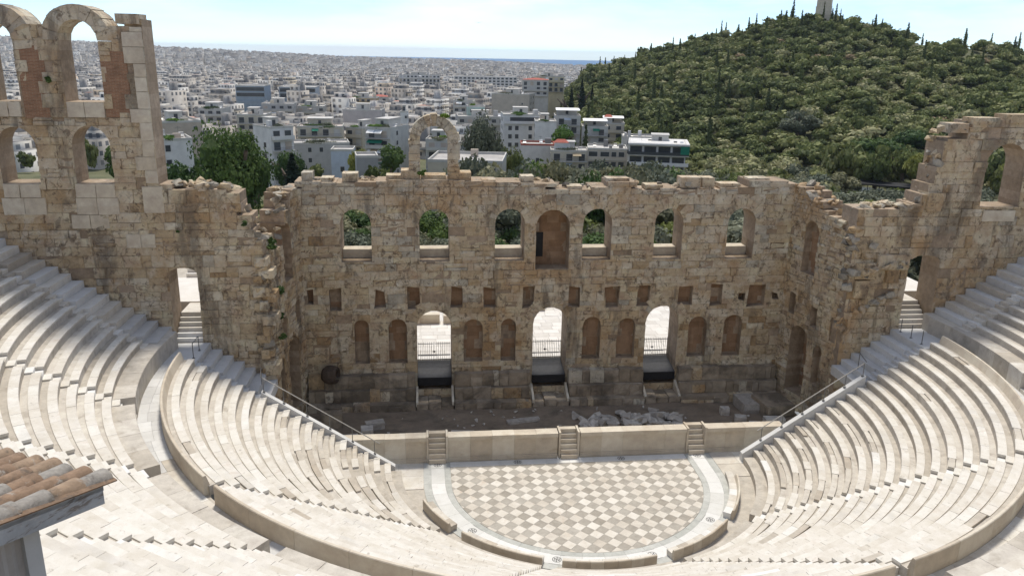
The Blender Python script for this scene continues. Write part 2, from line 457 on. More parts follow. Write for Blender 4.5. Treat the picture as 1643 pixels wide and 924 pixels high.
# podium of the upper tier with its access steps
PO = 26.78
PZ = 9.45
edges = [0] + [R(a) for a in UA] + [math.pi]
for w in range(len(edges) - 1):
    a2 = edges[w] + (.46 / PO if w else -.12); b2 = edges[w + 1] - (.46 / PO if w < len(edges) - 2 else -.12)
    n = max(1, round(PO * (b2 - a2) / 1.9))
    for k in range(n):
        p0 = a2 + (b2 - a2) * k / n + .0003; p1 = a2 + (b2 - a2) * (k + 1) / n - .0003
        mb = MB(); dz = rnd.uniform(-.008, .008)
        arc_prism(mb, [(PO, DZ - .3), (UR0 + .3, DZ - .3), (UR0 + .3, PZ + dz), (PO + .03, PZ + dz), (PO, PZ - .03 + dz)], p0, p1, 3, t=rnd.gauss(.5, .2))
        mb.build('podium_block', M_foot, upper)
for a in UA:
    st = empty('podium_steps'); st.parent = upper
    for k in range(5):
        mb = MB(); ra = PO + .02 + k * .21; zt = DZ + (PZ - DZ) * (k + 1) / 5 - .02
        arc_prism(mb, [(ra, DZ - .2), (ra + .24, DZ - .2), (ra + .24, zt), (ra, zt)], R(a) - .44 / PO, R(a) + .44 / PO, 1, t=rnd.uniform(.4, 1))
        mb.build('step', M_marble, st)
# rim behind the top row
for k in range(60):
    r = UR0 + UT * UN; z = UZ0 + UH * (UN - 1)
    p0, p1 = math.pi * k / 60 + .0004, math.pi * (k + 1) / 60 - .0004
    mb = MB(); arc_prism(mb, [(r - .02, z - .8), (r + 1.0, z - .8), (r + 1.0, z + .35), (r - .02, z + .35)], p0, p1, 3, t=rnd.random())
    mb.build('rim_block', M_foot, upper)

for o_ in (lower, upper, walk): o_.location.x = .22          # the bowl is not quite centred on the stage

# ---- straight end steps against the side walls
def end_steps(side):
    s = side
    lowe = empty('lower_end_steps')
    tag(lowe, ('new grey marble end steps below the %s wall doorway' % ('left' if s < 0 else 'right')), 'steps', 'grey marble end steps')
    for i in range(10, LN):
        x0 = LR0 + LT * i + .55; z = LZ0 + LH * i - .02
        if z > DZ: z = DZ + .006
        x1 = x0 + LT + .02
        if i == 16: x1 = x0 + 1.0
        if i > 16: break
        mb = MB(); ya, yb = 2.32, 5.47
        mb.box(min(s * x0, s * x1), max(s * x0, s * x1), ya, yb, z - LH - .25, z, t=rnd.random())
        mb.build('step', M_newmarble, lowe)
        for k in range(2):                  # narrow flight beside them
            mb = MB(); xa = x0 - .55 + k * LT * .5; zt = z - .2 - (LH * .5 if k == 0 else 0)
            mb.box(min(s * xa, s * (xa + LT * .5)), max(s * xa, s * (xa + LT * .5)), 1.32, 2.30, zt - .5, zt, t=rnd.random())
            mb.build('flight_step', M_newmarble, lowe)
    mb = MB(); xa, xb = 24.6, 27.4
    mb.box(min(s * xa, s * xb), max(s * xa, s * xb), 1.30, 5.48, DZ - .6, DZ + .004, t=.9)
    mb.build('landing', M_newmarble, lowe)
    # vault that carries them over the side passage
    mb = MB(); ztop = LZ0 + LH * 9 - .2
    mb.box(min(s * 19.7, s * 26.5), max(s * 19.7, s * 26.5), 1.9, 2.3, -.1, ztop)
    mb.build('vault_wall', M_wall, lowe)
    up = empty('upper_end_steps')
    tag(up, ('pale straight end steps of the upper tier along the %s wall' % ('left' if s < 0 else 'right')), 'steps', 'upper end steps')
    for i in range(-1, UN):
        x0 = UR0 + UT * i - .05; z = UZ0 + UH * i
        if i == -1: x0 = 26.95; z = PZ + .02
        x1 = UR0 + UT * (i + 1) - .03
        mb = MB(); mb.box(min(s * x0, s * x1), max(s * x0, s * x1), 2.30, 5.47, DZ - .1, z, t=rnd.random())
        mb.build('step', M_marble if rnd.random() < .6 else M_newmarble, up)
        if i >= 0:
            for k in range(2):
                mb = MB(); xa = x0 - .36 + k * UT * .5; zt = z - .2 - (UH * .5 if k == 0 else 0)
                mb.box(min(s * xa, s * (xa + UT * .52)), max(s * xa, s * (xa + UT * .52)), 1.31, 2.28, zt - .6, zt, t=rnd.random())
                mb.build('flight_step', M_marble, up)
    # white sloping stringer and handrail at the row ends
    sg = MB()
    a = (s * (LR0 - .5), 0, .62); b = (s * (LR0 + LT * 11.2), 0, .62 + LH * 11.2 + .55)
    vs = []
    for (x, _, z) in (a, b):
        vs += [(x, 1.34, z - .9), (x, 1.74, z - .9), (x, 1.74, z), (x, 1.34, z)]
    sg.add(vs, [(0, 1, 2, 3), (7, 6, 5, 4), (0, 4, 5, 1), (1, 5, 6, 2), (2, 6, 7, 3), (3, 7, 4, 0)], t=.95)
    so = sg.build('stringer_wall', M_newmarble)
    tag(so, 'white sloping kerb closing the %s ends of the lower rows' % ('left' if s < 0 else 'right'), 'kerb', 'sloping end kerbs')
    hr = empty('handrail', (0, 0, 0))
    tag(hr, 'slim metal handrail along the %s sloping kerb' % ('left' if s < 0 else 'right'), 'handrail', 'kerb handrails')
    ax, az, bx, bz = a[0], a[2], b[0], b[2]
    fr = [.16, .33, .5, .67, .84, .985]
    for q in fr:
        x, z = ax + (bx - ax) * q, az + (bz - az) * q
        mb = MB(); mb.bar((x, 1.54, z - .02), (x, 1.54, z + 1.0), .028); mb.box(x - .09, x + .09, 1.46, 1.62, z - .03, z + .05)
        mb.build('post', M_metal, hr)
    mb = MB(); q0, q1 = .12, .985
    mb.bar((ax + (bx - ax) * q0, 1.54, az + (bz - az) * q0 + .98), (ax + (bx - ax) * q1, 1.54, az + (bz - az) * q1 + .98), .035, 8)
    mb.build('rail', M_rail, hr)
    xt, zt = bx, bz
    mb = MB(); mb.bar((xt, 1.54, zt + .98), (xt + s * .25, 2.9, zt + 1.1), .03); mb.bar((xt + s * .25, 2.9, zt - .1), (xt + s * .25, 2.9, zt + 1.1), .03)
    mb.build('return_rail', M_metal, hr)
    # short rail on the landing
    lr = empty('landing_rail'); tag(lr, 'short grey rail on the marble landing by the %s doorway' % ('left' if s < 0 else 'right'), 'handrail', 'landing rails')
    for (y) in (2.6, 4.0) if s < 0 else (2.2, 3.5, 4.8):
        mb = MB(); x = s * 24.9; mb.bar((x, y, DZ - .05), (x, y, DZ + 1.0), .032); mb.box(x - .08, x + .08, y - .08, y + .08, DZ, DZ + .03)
        mb.build('post', M_metal, lr)
    if s < 0:
        mb = MB(); mb.bar((s * 24.9, 2.6, DZ + 1), (s * 24.9, 4.0, DZ + 1), .03); mb.build('rail', M_metal, lr)
for s in (-1, 1): end_steps(s)

# ---- orchestra floor
orch = empty('orchestra_floor'); tag(orch, 'half round orchestra floor of grey and white marble diamonds', 'floor', kind='structure')
YC = 2.12
def half_region(r, ytop, n=48):
    pts = [(-r, ytop)]
    pts += [(-r * math.cos(math.pi * k / n), -r * math.sin(math.pi * k / n)) for k in range(n + 1)]
    pts += [(r, ytop)]
    return pts
def clip_half(poly, a, b, c):              # keep a*x+b*y<=c
    out = []
    for i in range(len(poly)):
        p, q = poly[i], poly[(i + 1) % len(poly)]
        dp, dq = a * p[0] + b * p[1] - c, a * q[0] + b * q[1] - c
        if dp <= 1e-9: out.append(p)
        if (dp < -1e-9 and dq > 1e-9) or (dp > 1e-9 and dq < -1e-9):
            t = dp / (dp - dq); out.append((p[0] + (q[0] - p[0]) * t, p[1] + (q[1] - p[1]) * t))
    return out
def area2(p):
    return .5 * sum(p[i][0] * p[(i + 1) % len(p)][1] - p[(i + 1) % len(p)][0] * p[i][1] for i in range(len(p)))
def clip_convex(poly, hull):
    for i in range(len(hull)):
        (x0, y0), (x1, y1) = hull[i], hull[(i + 1) % len(hull)]
        poly = clip_half(poly, y1 - y0, -(x1 - x0), (y1 - y0) * x0 - (x1 - x0) * y0)
        if len(poly) < 3: return []
    return poly
hull = half_region(8.42, YC - .02)
mb = MB(); mb.add([(x, y, -.045) for x, y in half_region(10.4, 2.9)], [tuple(range(51))]); mb.build('floor_bed', M_band_g, orch)
side = .64; dg = side / math.sqrt(2); tiles = []
for i in range(-24, 25):
    for j in range(-24, 25):
        cx, cy = (i - j) * dg, (i + j) * dg - 3.0
        if abs(cx) > 9.2 or cy < -9.5 or cy > 3: continue
        g = .006
        q = clip_convex([(cx, cy - dg + g), (cx + dg - g, cy), (cx, cy + dg - g), (cx - dg + g, cy)], hull)
        if len(q) >= 3 and abs(area2(q)) > .01: tiles.append((q, (i + j) % 2 if False else (i % 2) ^ (j % 2), abs(area2(q)), cy))
tiles.sort(key=lambda e: -e[2])
rest = MB()
for k, (q, c, ar, cy) in enumerate(tiles):
    z = rnd.uniform(-.004, .004); n = len(q)
    vs = [(x, y, z) for x, y in q] + [(x, y, -.04) for x, y in q]
    fs = [tuple(range(n))] + [(a, a + n, (a + 1) % n + n, (a + 1) % n) for a in range(n)]
    t = min(1, max(0, rnd.gauss(.55, .25)))
    m = rest if k >= 300 else MB()
    m.add(vs, fs, c, t)
    if k < 300: m.build('floor_tile', [M_tile_l, M_tile_d], orch)
rest.build('floor_tile_rest', [M_tile_l, M_tile_d], orch, kind='stuff')
def ring_piece(ra, rb, p0, p1, z, mat, nm, nseg=5, t=.5):
    mb = MB(); arc_prism(mb, [(ra, z - .04), (rb, z - .04), (rb, z), (ra, z)], p0, p1, nseg, t=t, cy=0.0); return mb.build(nm, mat, orch)
n = 22
for k in range(n):
    p0, p1 = math.pi * k / n + .0006, math.pi * (k + 1) / n - .0006
    ring_piece(8.44, 8.83, p0, p1, 0.0, M_band_g, 'inner_band', t=rnd.random())
    ring_piece(8.84, 9.74, p0, p1, 0.003, M_band_w, 'ring_slab', t=rnd.random())
    ring_piece(9.75, 10.25, p0, p1, 0.0, M_band_g, 'outer_band', t=rnd.random())
def flat(nm, x0, x1, y0, y1, z, mat, par=orch, t=None, h=.04):
    mb = MB(); mb.box(x0, x1, y0, y1, z - h, z, t=rnd.random() if t is None else t, skip=('b',)); return mb.build(nm, mat, par)
for s in (-1, 1):
    for (xa, xb, mt, nm) in ((8.44, 8.83, M_band_g, 'inner_band'), (8.84, 9.74, M_band_w, 'ring_slab'), (9.75, 10.25, M_band_g, 'outer_band')):
        flat(nm, min(s * xa, s * xb), max(s * xa, s * xb), .004, 2.80, .003 if 'ring' in nm else 0, mt)
for k in range(10):
    xa, xb = -8.42 + 1.684 * k, -8.42 + 1.684 * (k + 1) - .008
    flat('chord_slab', xa, xb, 2.13, 2.80, .002, M_band_w)
for (x, y) in ((-9.29, 2.47), (-3.71, 2.47), (3.71, 2.47), (9.29, 2.47)) + tuple((sg * 9.29 * math.cos(a), -9.29 * math.sin(a)) for sg in (-1, 1) for a in (.653, 1.267)):
    mb = MB(); z = .0075
    ang = math.atan2(-y, x) if y < 2 else math.pi / 2
    c, s_ = math.cos(ang), -math.sin(ang)
    def rr(u, v): return (x + u * c - v * s_, y + u * s_ + v * c, z)
    def ring(r1, r2, n=20):
        for k in range(n):
            a, b = 2 * math.pi * k / n, 2 * math.pi * (k + 1) / n
            mb.add([rr(r1 * math.cos(a), r1 * math.sin(a)), rr(r2 * math.cos(a), r2 * math.sin(a)), rr(r2 * math.cos(b), r2 * math.sin(b)), rr(r1 * math.cos(b), r1 * math.sin(b))], [(0, 1, 2, 3)])
    ring(.235, .27); ring(.0, .055, 8)
    for k in range(6):
        a = math.pi * k / 3
        mb.add([rr(.06 * math.cos(a), .06 * math.sin(a)), rr(.16 * math.cos(a - .32), .16 * math.sin(a - .32)), rr(.22 * math.cos(a), .22 * math.sin(a)), rr(.16 * math.cos(a + .32), .16 * math.sin(a + .32))], [(0, 1, 2, 3)])
    for u in (-.44, .44):
        mb.add([rr(u - .008, -.42), rr(u + .008, -.42), rr(u + .008, .42), rr(u - .008, .42)], [(0, 1, 2, 3)])
    mb.build('rosette_inlay', M_inlay, orch)
# paving between the orchestra and the stage front, and the side passages
for s in (-1, 1):
    for k in range(6):
        for j in range(2):
            xa, xb = 10.27 + k * 1.7, 10.27 + (k + 1) * 1.7 - .01
            flat('passage_slab', min(s * xa, s * xb), max(s * xa, s * xb), -.6 + j * 1.72 + .0, 1.1 + j * 1.72, .0 + rnd.uniform(-.006, .006), M_marble, t=rnd.uniform(.1, .8))
mb = MB(); arc_prism(mb, [(10.2, -.14), (12.4, -.14), (12.4, -.04), (10.2, -.04)], 0, math.pi, 60, t=.3, cy=.6); mb.build('gutter_bed', M_foot, orch)

# honour bench (front row with back)
bench = empty('front_bench'); tag(bench, 'low curved front bench with back slab around the orchestra', 'bench')
BA = [0.06, 39.5, 72.5, 107.0, 140.5, 179.9]
for w in range(5):
    r = 10.75; a, b = R(BA[w]) + (.55 / r if w else .12), R(BA[w + 1]) - (.55 / r if w < 4 else .12)
    n = 7
    for k in range(n):
        p0, p1 = a + (b - a) * k / n + .0006, a + (b - a) * (k + 1) / n - .0006
        if w == 4 and k > 3: continue
        mb = MB()
        back = not (w == 0 and k < 1)
        prof = [(r - .42, -.05), (r + .02, -.05), (r + .02, .36), (r - .46, .36), (r - .46, .29)]
        arc_prism(mb, prof, p0, p1, 3, t=rnd.random(), cy=.75); mb.build('bench_seat', M_marble, bench)
        if back:
            mb = MB(); dz = 0
            arc_prism(mb, [(r + .025, -.05), (r + .20, -.05), (r + .22, .60), (r + .19, .64), (r + .10, .64), (r + .025, .40)], p0, p1, 3, t=rnd.random(), cy=.75)
            mb.build('bench_back', M_parapet, bench)

# ---- stage front (proscenium) wall
pro = empty('stage_front_wall'); tag(pro, 'low pale marble stage front wall with three small stairs', 'wall')
xs = [-15.6, -10.0, None, -8.65, -.72, None, .72, 8.65, None, 10.0, 15.6]
def panel_run(x0, x1):
    n = max(1, round((x1 - x0) / 1.5))
    for k in range(n):
        a, b = x0 + (x1 - x0) * k / n + .004, x0 + (x1 - x0) * (k + 1) / n - .004
        t = rnd.random(); dy = rnd.uniform(-.006, .006)
        mb = MB(); mb.box(a, b, 3.02 + dy, 3.60, .30, 1.52, t=t); mb.build('panel', M_parapet, pro)
        mb = MB(); mb.box(a, b, 2.90 + dy, 3.62, -.05, .20, t=t * .7); mb.box(a, b, 2.96 + dy, 3.61, .2, .298, t=t * .7); mb.build('base_moulding', M_parapet, pro)
        mb = MB(); mb.box(a, b, 2.97 + dy, 3.63, 1.522, 1.62, t=t); mb.box(a, b, 2.88 + dy, 3.72, 1.62, 1.90 + rnd.uniform(-.01, .01), t=min(1, t + .2)); mb.build('cornice', M_parapet, pro)
for a, b in ((-15.8, -10.05), (-8.55, -.80), (.80, 8.55), (10.05, 15.8)): panel_run(a, b)
for x in (-9.3, 0.0, 9.3):
    st = empty('stage_stair'); st.parent = pro
    for k in range(6):
        mb = MB(); z = .31 * (k + 1); y0 = 2.62 + k * .20
        mb.box(x - .58, x + .58, y0, 4.05, z - .31 - .02, z, t=rnd.uniform(.1, .7)); mb.build('step', M_parapet, st)
    for s in (-1, 1):
        mb = MB(); a, b = sorted((x + s * .60, x + s * .74)); mb.box(a, b, 2.86, 3.95, -.05, 1.97, t=rnd.random()); mb.build('cheek', M_parapet, st)

# ---- stage earth floor
mb = MB(); nx, ny = 60, 24
vs = []
for j in range(ny + 1):
    for i in range(nx + 1):
        x, y = -19.4 + 38.8 * i / nx, 3.5 + 9.1 * j / ny
        z = .22 + .10 * math.sin(x * .7 + y) * math.sin(y * 1.1) + rnd.uniform(-.035, .035)
        vs.append((x, y, z))
mb.add(vs, [(j * (nx + 1) + i, j * (nx + 1) + i + 1, (j + 1) * (nx + 1) + i + 1, (j + 1) * (nx + 1) + i) for j in range(ny) for i in range(nx)])
o = mb.build('stage_floor', M_dirt, smooth=True); tag(o, 'bare brown earth of the stage in front of the tall wall', 'ground', kind='structure')

# ================================================================== MASONRY WALLS
def arch(u0, u1, v0, v1, n=9, flat_=1.0):
    r = (u1 - u0) / 2; c = (u0 + u1) / 2; vs_ = v1 - r * flat_
    return [(u0, v0), (u1, v0)] + [(c + r * math.cos(math.pi * k / n), vs_ + r * flat_ * math.sin(math.pi * k / n)) for k in range(n + 1)]
def rect(u0, u1, v0, v1): return [(u0, v0), (u1, v0), (u1, v1), (u0, v1)]
def subtract(pieces, hole):
    hx0, hx1 = min(p[0] for p in hole), max(p[0] for p in hole); hy0, hy1 = min(p[1] for p in hole), max(p[1] for p in hole)
    out = []
    for pc in pieces:
        if max(p[0] for p in pc) <= hx0 or min(p[0] for p in pc) >= hx1 or max(p[1] for p in pc) <= hy0 or min(p[1] for p in pc) >= hy1:
            out.append(pc); continue
        restp = pc
        for i in range(len(hole)):
            (x0, y0), (x1, y1) = hole[i], hole[(i + 1) % len(hole)]
            a, b, c = y1 - y0, -(x1 - x0), (y1 - y0) * x0 - (x1 - x0) * y0
            o_ = clip_half(restp, -a, -b, -c)
            if len(o_) >= 3 and abs(area2(o_)) > 1e-4: out.append(o_)
            restp = clip_half(restp, a, b, c)
            if len(restp) < 3: break
    return out

class Frame:
    """wall plane: point = O + u*U + v*Z + d*D, D points into the wall"""
    def __init__(s, O, U, D): s.O, s.U, s.D = Vector(O), Vector(U).normalized(), Vector(D).normalized()
    def p(s, u, v, d): q = s.O + s.U * u + s.D * d; return (q.x, q.y, q.z + v)

def prism(mb, fr, poly, d0, d1, m=0, t=.5, front=True, back=False, mside=None):
    n = len(poly)
    vs = [fr.p(u, v, d0) for u, v in poly] + [fr.p(u, v, d1) for u, v in poly]
    fs = [(i, n + i, n + (i + 1) % n, (i + 1) % n) for i in range(n)]
    mb.add(vs, fs, m if mside is None else mside, t)
    if front: mb.add([fr.p(u, v, d0) for u, v in poly], [tuple(range(n))], m, t)
    if back: mb.add([fr.p(u, v, d1) for u, v in poly], [tuple(range(n - 1, -1, -1))], m, t)

def rough_block(mb, fr, u0, u1, v0, v1, d0, d1, m, t, rd, amp):
    """eroded block: front face a 4x3 grid of uneven points, worn edges"""
    cu, cv = 4, 3; vs = []
    for j in range(cv):
        for i in range(cu):
            e = (i in (0, cu - 1)) + (j in (0, cv - 1))
            fu = [0, .12, .88, 1][i]; fv = [0, .5, 1][j]
            uu = u0 + (u1 - u0) * fu + (rd.uniform(-.03, .03)); vv = v0 + (v1 - v0) * fv + rd.uniform(-.02, .02)
            uu = min(max(uu, u0), u1); vv = min(max(vv, v0), v1)
            d = d0 + rd.uniform(-amp, amp) + (.012 * e if e else -.01)
            vs.append(fr.p(uu, vv, d))
    fs = [(j * cu + i, j * cu + i + 1, (j + 1) * cu + i + 1, (j + 1) * cu + i) for j in range(cv - 1) for i in range(cu - 1)]
    loop = [0, 1, 2, 3, 7, 11, 10, 9, 8, 4]
    b = len(vs); corner = {0: (u0, v0), 3: (u1, v0), 11: (u1, v1), 8: (u0, v1)}
    for k in (0, 3, 11, 8): vs.append(fr.p(*corner[k], d1))
    c = {0: b, 3: b + 1, 11: b + 2, 8: b + 3}
    fs += [(c[0], c[3], 3, 2, 1, 0), (c[3], c[11], 11, 7, 3), (c[11], c[8], 8, 9, 10, 11), (c[8], c[0], 0, 4, 8)]
    mb.add(vs, fs, m, t)

def masonry(root, fr, u0, u1, v0, top, openings, T, seed, hs=(.40, .85), ws=(.6, 1.9), nmax=300, mats=None, tint=None, skip=None,
            niche_m=1, amp=.055, nm='wall_block', proud=.06, levels=(.07, .7, 1.5)):
    """top: function u -> height; openings: (polygon, depth or None)"""
    rd = random.Random(seed)
    mats = mats or [M_wall, M_niche, M_core]
    cells = []; v = v0; tmax = max(top(u0 + (u1 - u0) * k / 200) for k in range(201))
    while v < tmax:
        h = rd.uniform(*hs); u = u0 - rd.uniform(0, .6)
        while u < u1:
            w = rd.uniform(*ws)
            if rd.random() < .12: w *= .55
            a, b = max(u, u0), min(u + w, u1); u += w
            if b - a < .12: continue
            tp = top((a + b) / 2) + rd.gauss(0, .05)
            if tp < v + .45 * h: continue
            hh = min(v + h, tp + rd.uniform(-.05, .06)) if tp < v + h else v + h
            if skip and skip((a + b) / 2, (v + hh) / 2): kindc = 1
            else: kindc = 0
            # random split into two thin courses
            if rd.random() < .13 and hh - v > .5:
                m_ = v + (hh - v) * rd.uniform(.4, .6); cells.append((a, b, v, m_, kindc)); cells.append((a, b, m_, hh, kindc))
            else: cells.append((a, b, v, hh, kindc))
        v += h
    core = MB()
    lv = [l for l in levels if l < T] + [T]
    for (a, b, c, d, k) in cells:
        tt = rd.random()
        for li in range(len(lv) - 1):
            pieces = [rect(a, b, c, d)]
            for (poly, dep) in openings:
                if dep is None or dep > lv[li] + .01: pieces = subtract(pieces, poly)
            for pc in pieces:
                cu_ = sum(q[0] for q in pc) / len(pc); cv_ = sum(q[1] for q in pc) / len(pc)
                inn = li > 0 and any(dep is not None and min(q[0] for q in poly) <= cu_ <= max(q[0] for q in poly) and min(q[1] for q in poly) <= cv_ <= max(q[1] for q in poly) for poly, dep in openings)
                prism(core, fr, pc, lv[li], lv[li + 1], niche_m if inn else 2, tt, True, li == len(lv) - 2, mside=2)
    core.build('wall_core', mats, root)
    blocks = []
    for (a, b, c, d, k) in cells:
        if k: continue
        if rd.random() < .025: continue
        g = rd.choice((.003, .006, .010, .018))
        pieces = [rect(a + g, b - g, c + g * .7, d - g * .7)]; whole = True
        for (poly, dep) in openings:
            q = subtract(pieces, poly)
            if len(q) != 1 or (q and q[0] is not pieces[0]): whole = whole and q == pieces
            pieces = q
        if not pieces: continue
        blocks.append((a + g, b - g, c + g * .7, d - g * .7, pieces, whole, sum(abs(area2(p)) for p in pieces)))
    C = np.array([fr.p((b_[0] + b_[1]) / 2, (b_[2] + b_[3]) / 2, 0) for b_ in blocks])
    vis = in_view(C); ar = np.array([b_[6] for b_ in blocks])
    order = np.argsort(np.where(vis, -ar, 1.0)); single = set(order[:nmax].tolist()); rest = MB()
    for q, (a, b, c, d, pieces, whole, _a) in enumerate(blocks):
        t = min(1, max(0, rd.gauss(.55, .21))) if tint is None else tint((a + b) / 2, (c + d) / 2, rd)
        d0 = .0 - rd.uniform(-proud, proud) - (.05 if rd.random() < .05 else 0)
        mb = MB() if q in single else rest
        if whole: rough_block(mb, fr, a, b, c, d, d0, lv[0], 0, t, rd, amp)
        else:
            for pc in pieces: prism(mb, fr, pc, d0, lv[0], 0, t)
        if q in single: mb.build(nm, mats, root)
    if rest.v: rest.build('wall_block_rest', mats, root, kind='stuff')
    return cells

def prof_fn(pts):
    us = [p[0] for p in pts]; zs = [p[1] for p in pts]
    return lambda u: float(np.interp(u, us, zs))

# ---- tall stage wall
YW = 12.62
skene = empty('stage_wall'); tag(skene, 'tall ruined tan stone stage wall with arched windows, niches and three doorways', 'wall')
frS = Frame((0, YW, 0), (1, 0, 0), (0, 1, 0))
top_s = prof_fn([(-19.4, 17.7), (-19.1, 18.2), (-16.3, 18.1), (-11.5, 18.2), (-6.3, 18.3), (-6.2, 18.05), (-.4, 18.05), (-.2, 17.5), (3.6, 17.6), (3.75, 18.1), (6.15, 18.15), (6.3, 17.5), (10.9, 17.65), (13.0, 17.6), (15.1, 17.65), (15.2, 18.15), (18.9, 18.2), (19.3, 17.9)])
opens = []
WINC = (-15.15, -9.23, -3.42, 3.47, 9.21, 15.16)
for c in WINC: opens.append((arch(c - 1.15, c + 1.15, 11.95, 16.05), None))
opens.append((arch(-1.37, 1.27, 11.23, 15.97), 1.5))
for c, w, z1 in ((-14.98, 1.15, 7.31), (-12.18, 1.45, 7.31), (-6.22, 1.52, 7.2), (-3.4, 1.2, 7.2), (3.39, 1.48, 7.24), (6.27, 1.5, 7.08), (12.27, 1.55, 7.08), (15.27, 1.55, 7.2)):
    opens.append((arch(c - w / 2, c + w / 2, 3.6, z1), .7))
for c, w, za, zb in ((-18.8, .55, 8.6, 9.8), (-16.9, 1.1, 8.1, 9.88), (-13.5, .8, 8.26, 9.63), (-10.92, .97, 8.1, 9.9), (-7.5, 1.0, 8.15, 9.8), (-5.0, 1.0, 8.1, 9.8), (-1.87, 1.05, 8.1, 9.82),
                     (1.8, .96, 8.05, 9.77), (4.95, 1.15, 8.0, 9.78), (7.53, 1.1, 8.1, 9.75), (11.03, 1.1, 8.05, 9.75), (13.56, 1.0, 8.04, 9.77), (15.73, .65, 8.4, 9.0), (16.95, 1.4, 7.95, 9.67), (18.6, .6, 8.47, 9.0)):
    j = lambda k=.11: rnd.uniform(-k, k)
    opens.append(([(c - w / 2 + j(), za + j()), (c + w / 2 + j(), za + j(.06)), (c + w / 2 + j(), zb + j()), (c - w / 2 + j(), zb + j())], .7))
DOORS = (-9.31, -.03, 9.23)
for c, z1 in zip(DOORS, (7.95, 8.09, 8.06)): opens.append((arch(c - 1.38, c + 1.38, 1.3, z1), None))
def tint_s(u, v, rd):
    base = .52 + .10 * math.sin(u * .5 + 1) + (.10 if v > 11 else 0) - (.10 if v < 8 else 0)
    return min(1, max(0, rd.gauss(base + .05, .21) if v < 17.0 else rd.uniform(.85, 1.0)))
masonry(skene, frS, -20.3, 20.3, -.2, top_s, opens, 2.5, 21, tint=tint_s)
# window breast blocks at the back of each window
for c in WINC:
    mb = MB(); w = 1.14
    rough_block(mb, frS, c - w, c + w, 11.95, 12.64, 1.35, 2.49, 0, rnd.uniform(.4, .8), rnd, .02)
    pass
    mb.build('window_breast', M_pale, skene)
# fans of wedge stones over windows, niche and doors
def fan(root, fr, c, ri, ro, zs, n, rd, d=-.045, sq=1.0):
    for k in range(n):
        a0, a1 = math.pi * k / n + .012, math.pi * (k + 1) / n - .012; r2 = ro * rd.uniform(.84, 1.1)
        p = lambda r, a: (c + r * math.cos(a), zs + r * math.sin(a) * sq)
        poly = [p(ri + .012, a0), p(r2, a0), p(r2, a1), p(ri + .012, a1)]
        mb = MB(); prism(mb, fr, poly, d + rd.uniform(-.03, .03), .06, 0, min(1, max(0, rd.gauss(.6, .15)))); mb.build('voussoir', M_wall, root)
rdv = random.Random(77)
for c in WINC: fan(skene, frS, c, 1.15, 1.95, 14.9, 11, rdv)
fan(skene, frS, -.05, 1.32, 2.05, 14.65, 11, rdv)
for c, z1 in zip(DOORS, (7.95, 8.09, 8.06)): fan(skene, frS, c, 1.38, 2.15, z1 - 1.38, 11, rdv)
# dark inner doorway of the central niche and frame
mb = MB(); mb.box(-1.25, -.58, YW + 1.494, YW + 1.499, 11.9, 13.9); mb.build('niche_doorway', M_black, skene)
# loose capping stones
for (x0, x1, z0, z1) in ((-19.0, -18.2, 18.1, 18.75), (-16.05, -14.9, 18.05, 18.68), (-17.6, -16.7, 18.0, 18.35), (-2.6, -1.6, 18.0, 18.5), (10.05, 11.65, 17.6, 18.42), (11.75, 12.75, 17.6, 18.4), (13.2, 14.9, 17.55, 17.95), (4.1, 5.9, 18.05, 18.35), (15.5, 17.2, 18.1, 18.38), (-12.8, -11.7, 18.1, 18.55), (-5.6, -4.5, 18.0, 18.2), (1.0, 2.2, 17.5, 17.75), (7.2, 8.6, 17.5, 17.85)):
    mb = MB(); rough_block(mb, frS, x0, x1, z0, z1, .35, 1.6, 0, rnd.uniform(.6, 1), rnd, .06)
    mb.add([frS.p(x0, z0, 1.6), frS.p(x0, z1, 1.6), frS.p(x1, z1, 1.6), frS.p(x1, z0, 1.6)], [(0, 1, 2, 3)], 0, .5)
    mb.build('capping_stone', M_wall, skene)

# ---- free standing arch on top of the stage wall
arc = empty('standing_arch', (-9.2, YW + .5, 18.2)); tag(arc, 'lone weathered stone arch standing on top of the stage wall', 'arch')
def arch_blocks(root, fr, cx, zs, ri, ro, zb, T, n, rd, m=M_wall, pier_in=None, pier_out=None):
    for s in (-1, 1):
        z = zb
        while z < zs - .05:
            h = min(rd.uniform(.4, .72), zs - z); a, b = sorted((cx + s * ri, cx + s * (ro + rd.uniform(-.06, .08))))
            mb = MB(); rough_block(mb, fr, a, b, z + .006, z + h - .006, rd.uniform(-.03, .03), T, 0, rd.uniform(.35, 1), rd, .03)
            mb.add([fr.p(a, z, T), fr.p(a, z + h, T), fr.p(b, z + h, T), fr.p(b, z, T)], [(0, 1, 2, 3)], 0, .5)
            mb.build('pier_block', m, root); z += h
    for k in range(n):
        a0, a1 = math.pi * k / n + .008, math.pi * (k + 1) / n - .008; rr_ = ro + rd.uniform(-.10, .10)
        poly = [(cx + ri * math.cos(a0), zs + ri * math.sin(a0)), (cx + rr_ * math.cos(a0), zs + rr_ * math.sin(a0)),
                (cx + rr_ * math.cos((a0 + a1) / 2), zs + rr_ * math.sin((a0 + a1) / 2)),
                (cx + rr_ * math.cos(a1), zs + rr_ * math.sin(a1)), (cx + ri * math.cos(a1), zs + ri * math.sin(a1))]
        mb = MB(); prism(mb, fr, poly, rd.uniform(-.05, .05), T + rd.uniform(-.05, .05), 0, rd.uniform(.35, 1), True, True); mb.build('voussoir', m, root)
fa = Frame((9.2, 0, -18.2), (1, 0, 0), (0, 1, 0))
rda = random.Random(4)
arch_blocks(arc, fa, -9.2, 21.15, 1.04, 1.90, 18.2, 1.15, 11, rda)
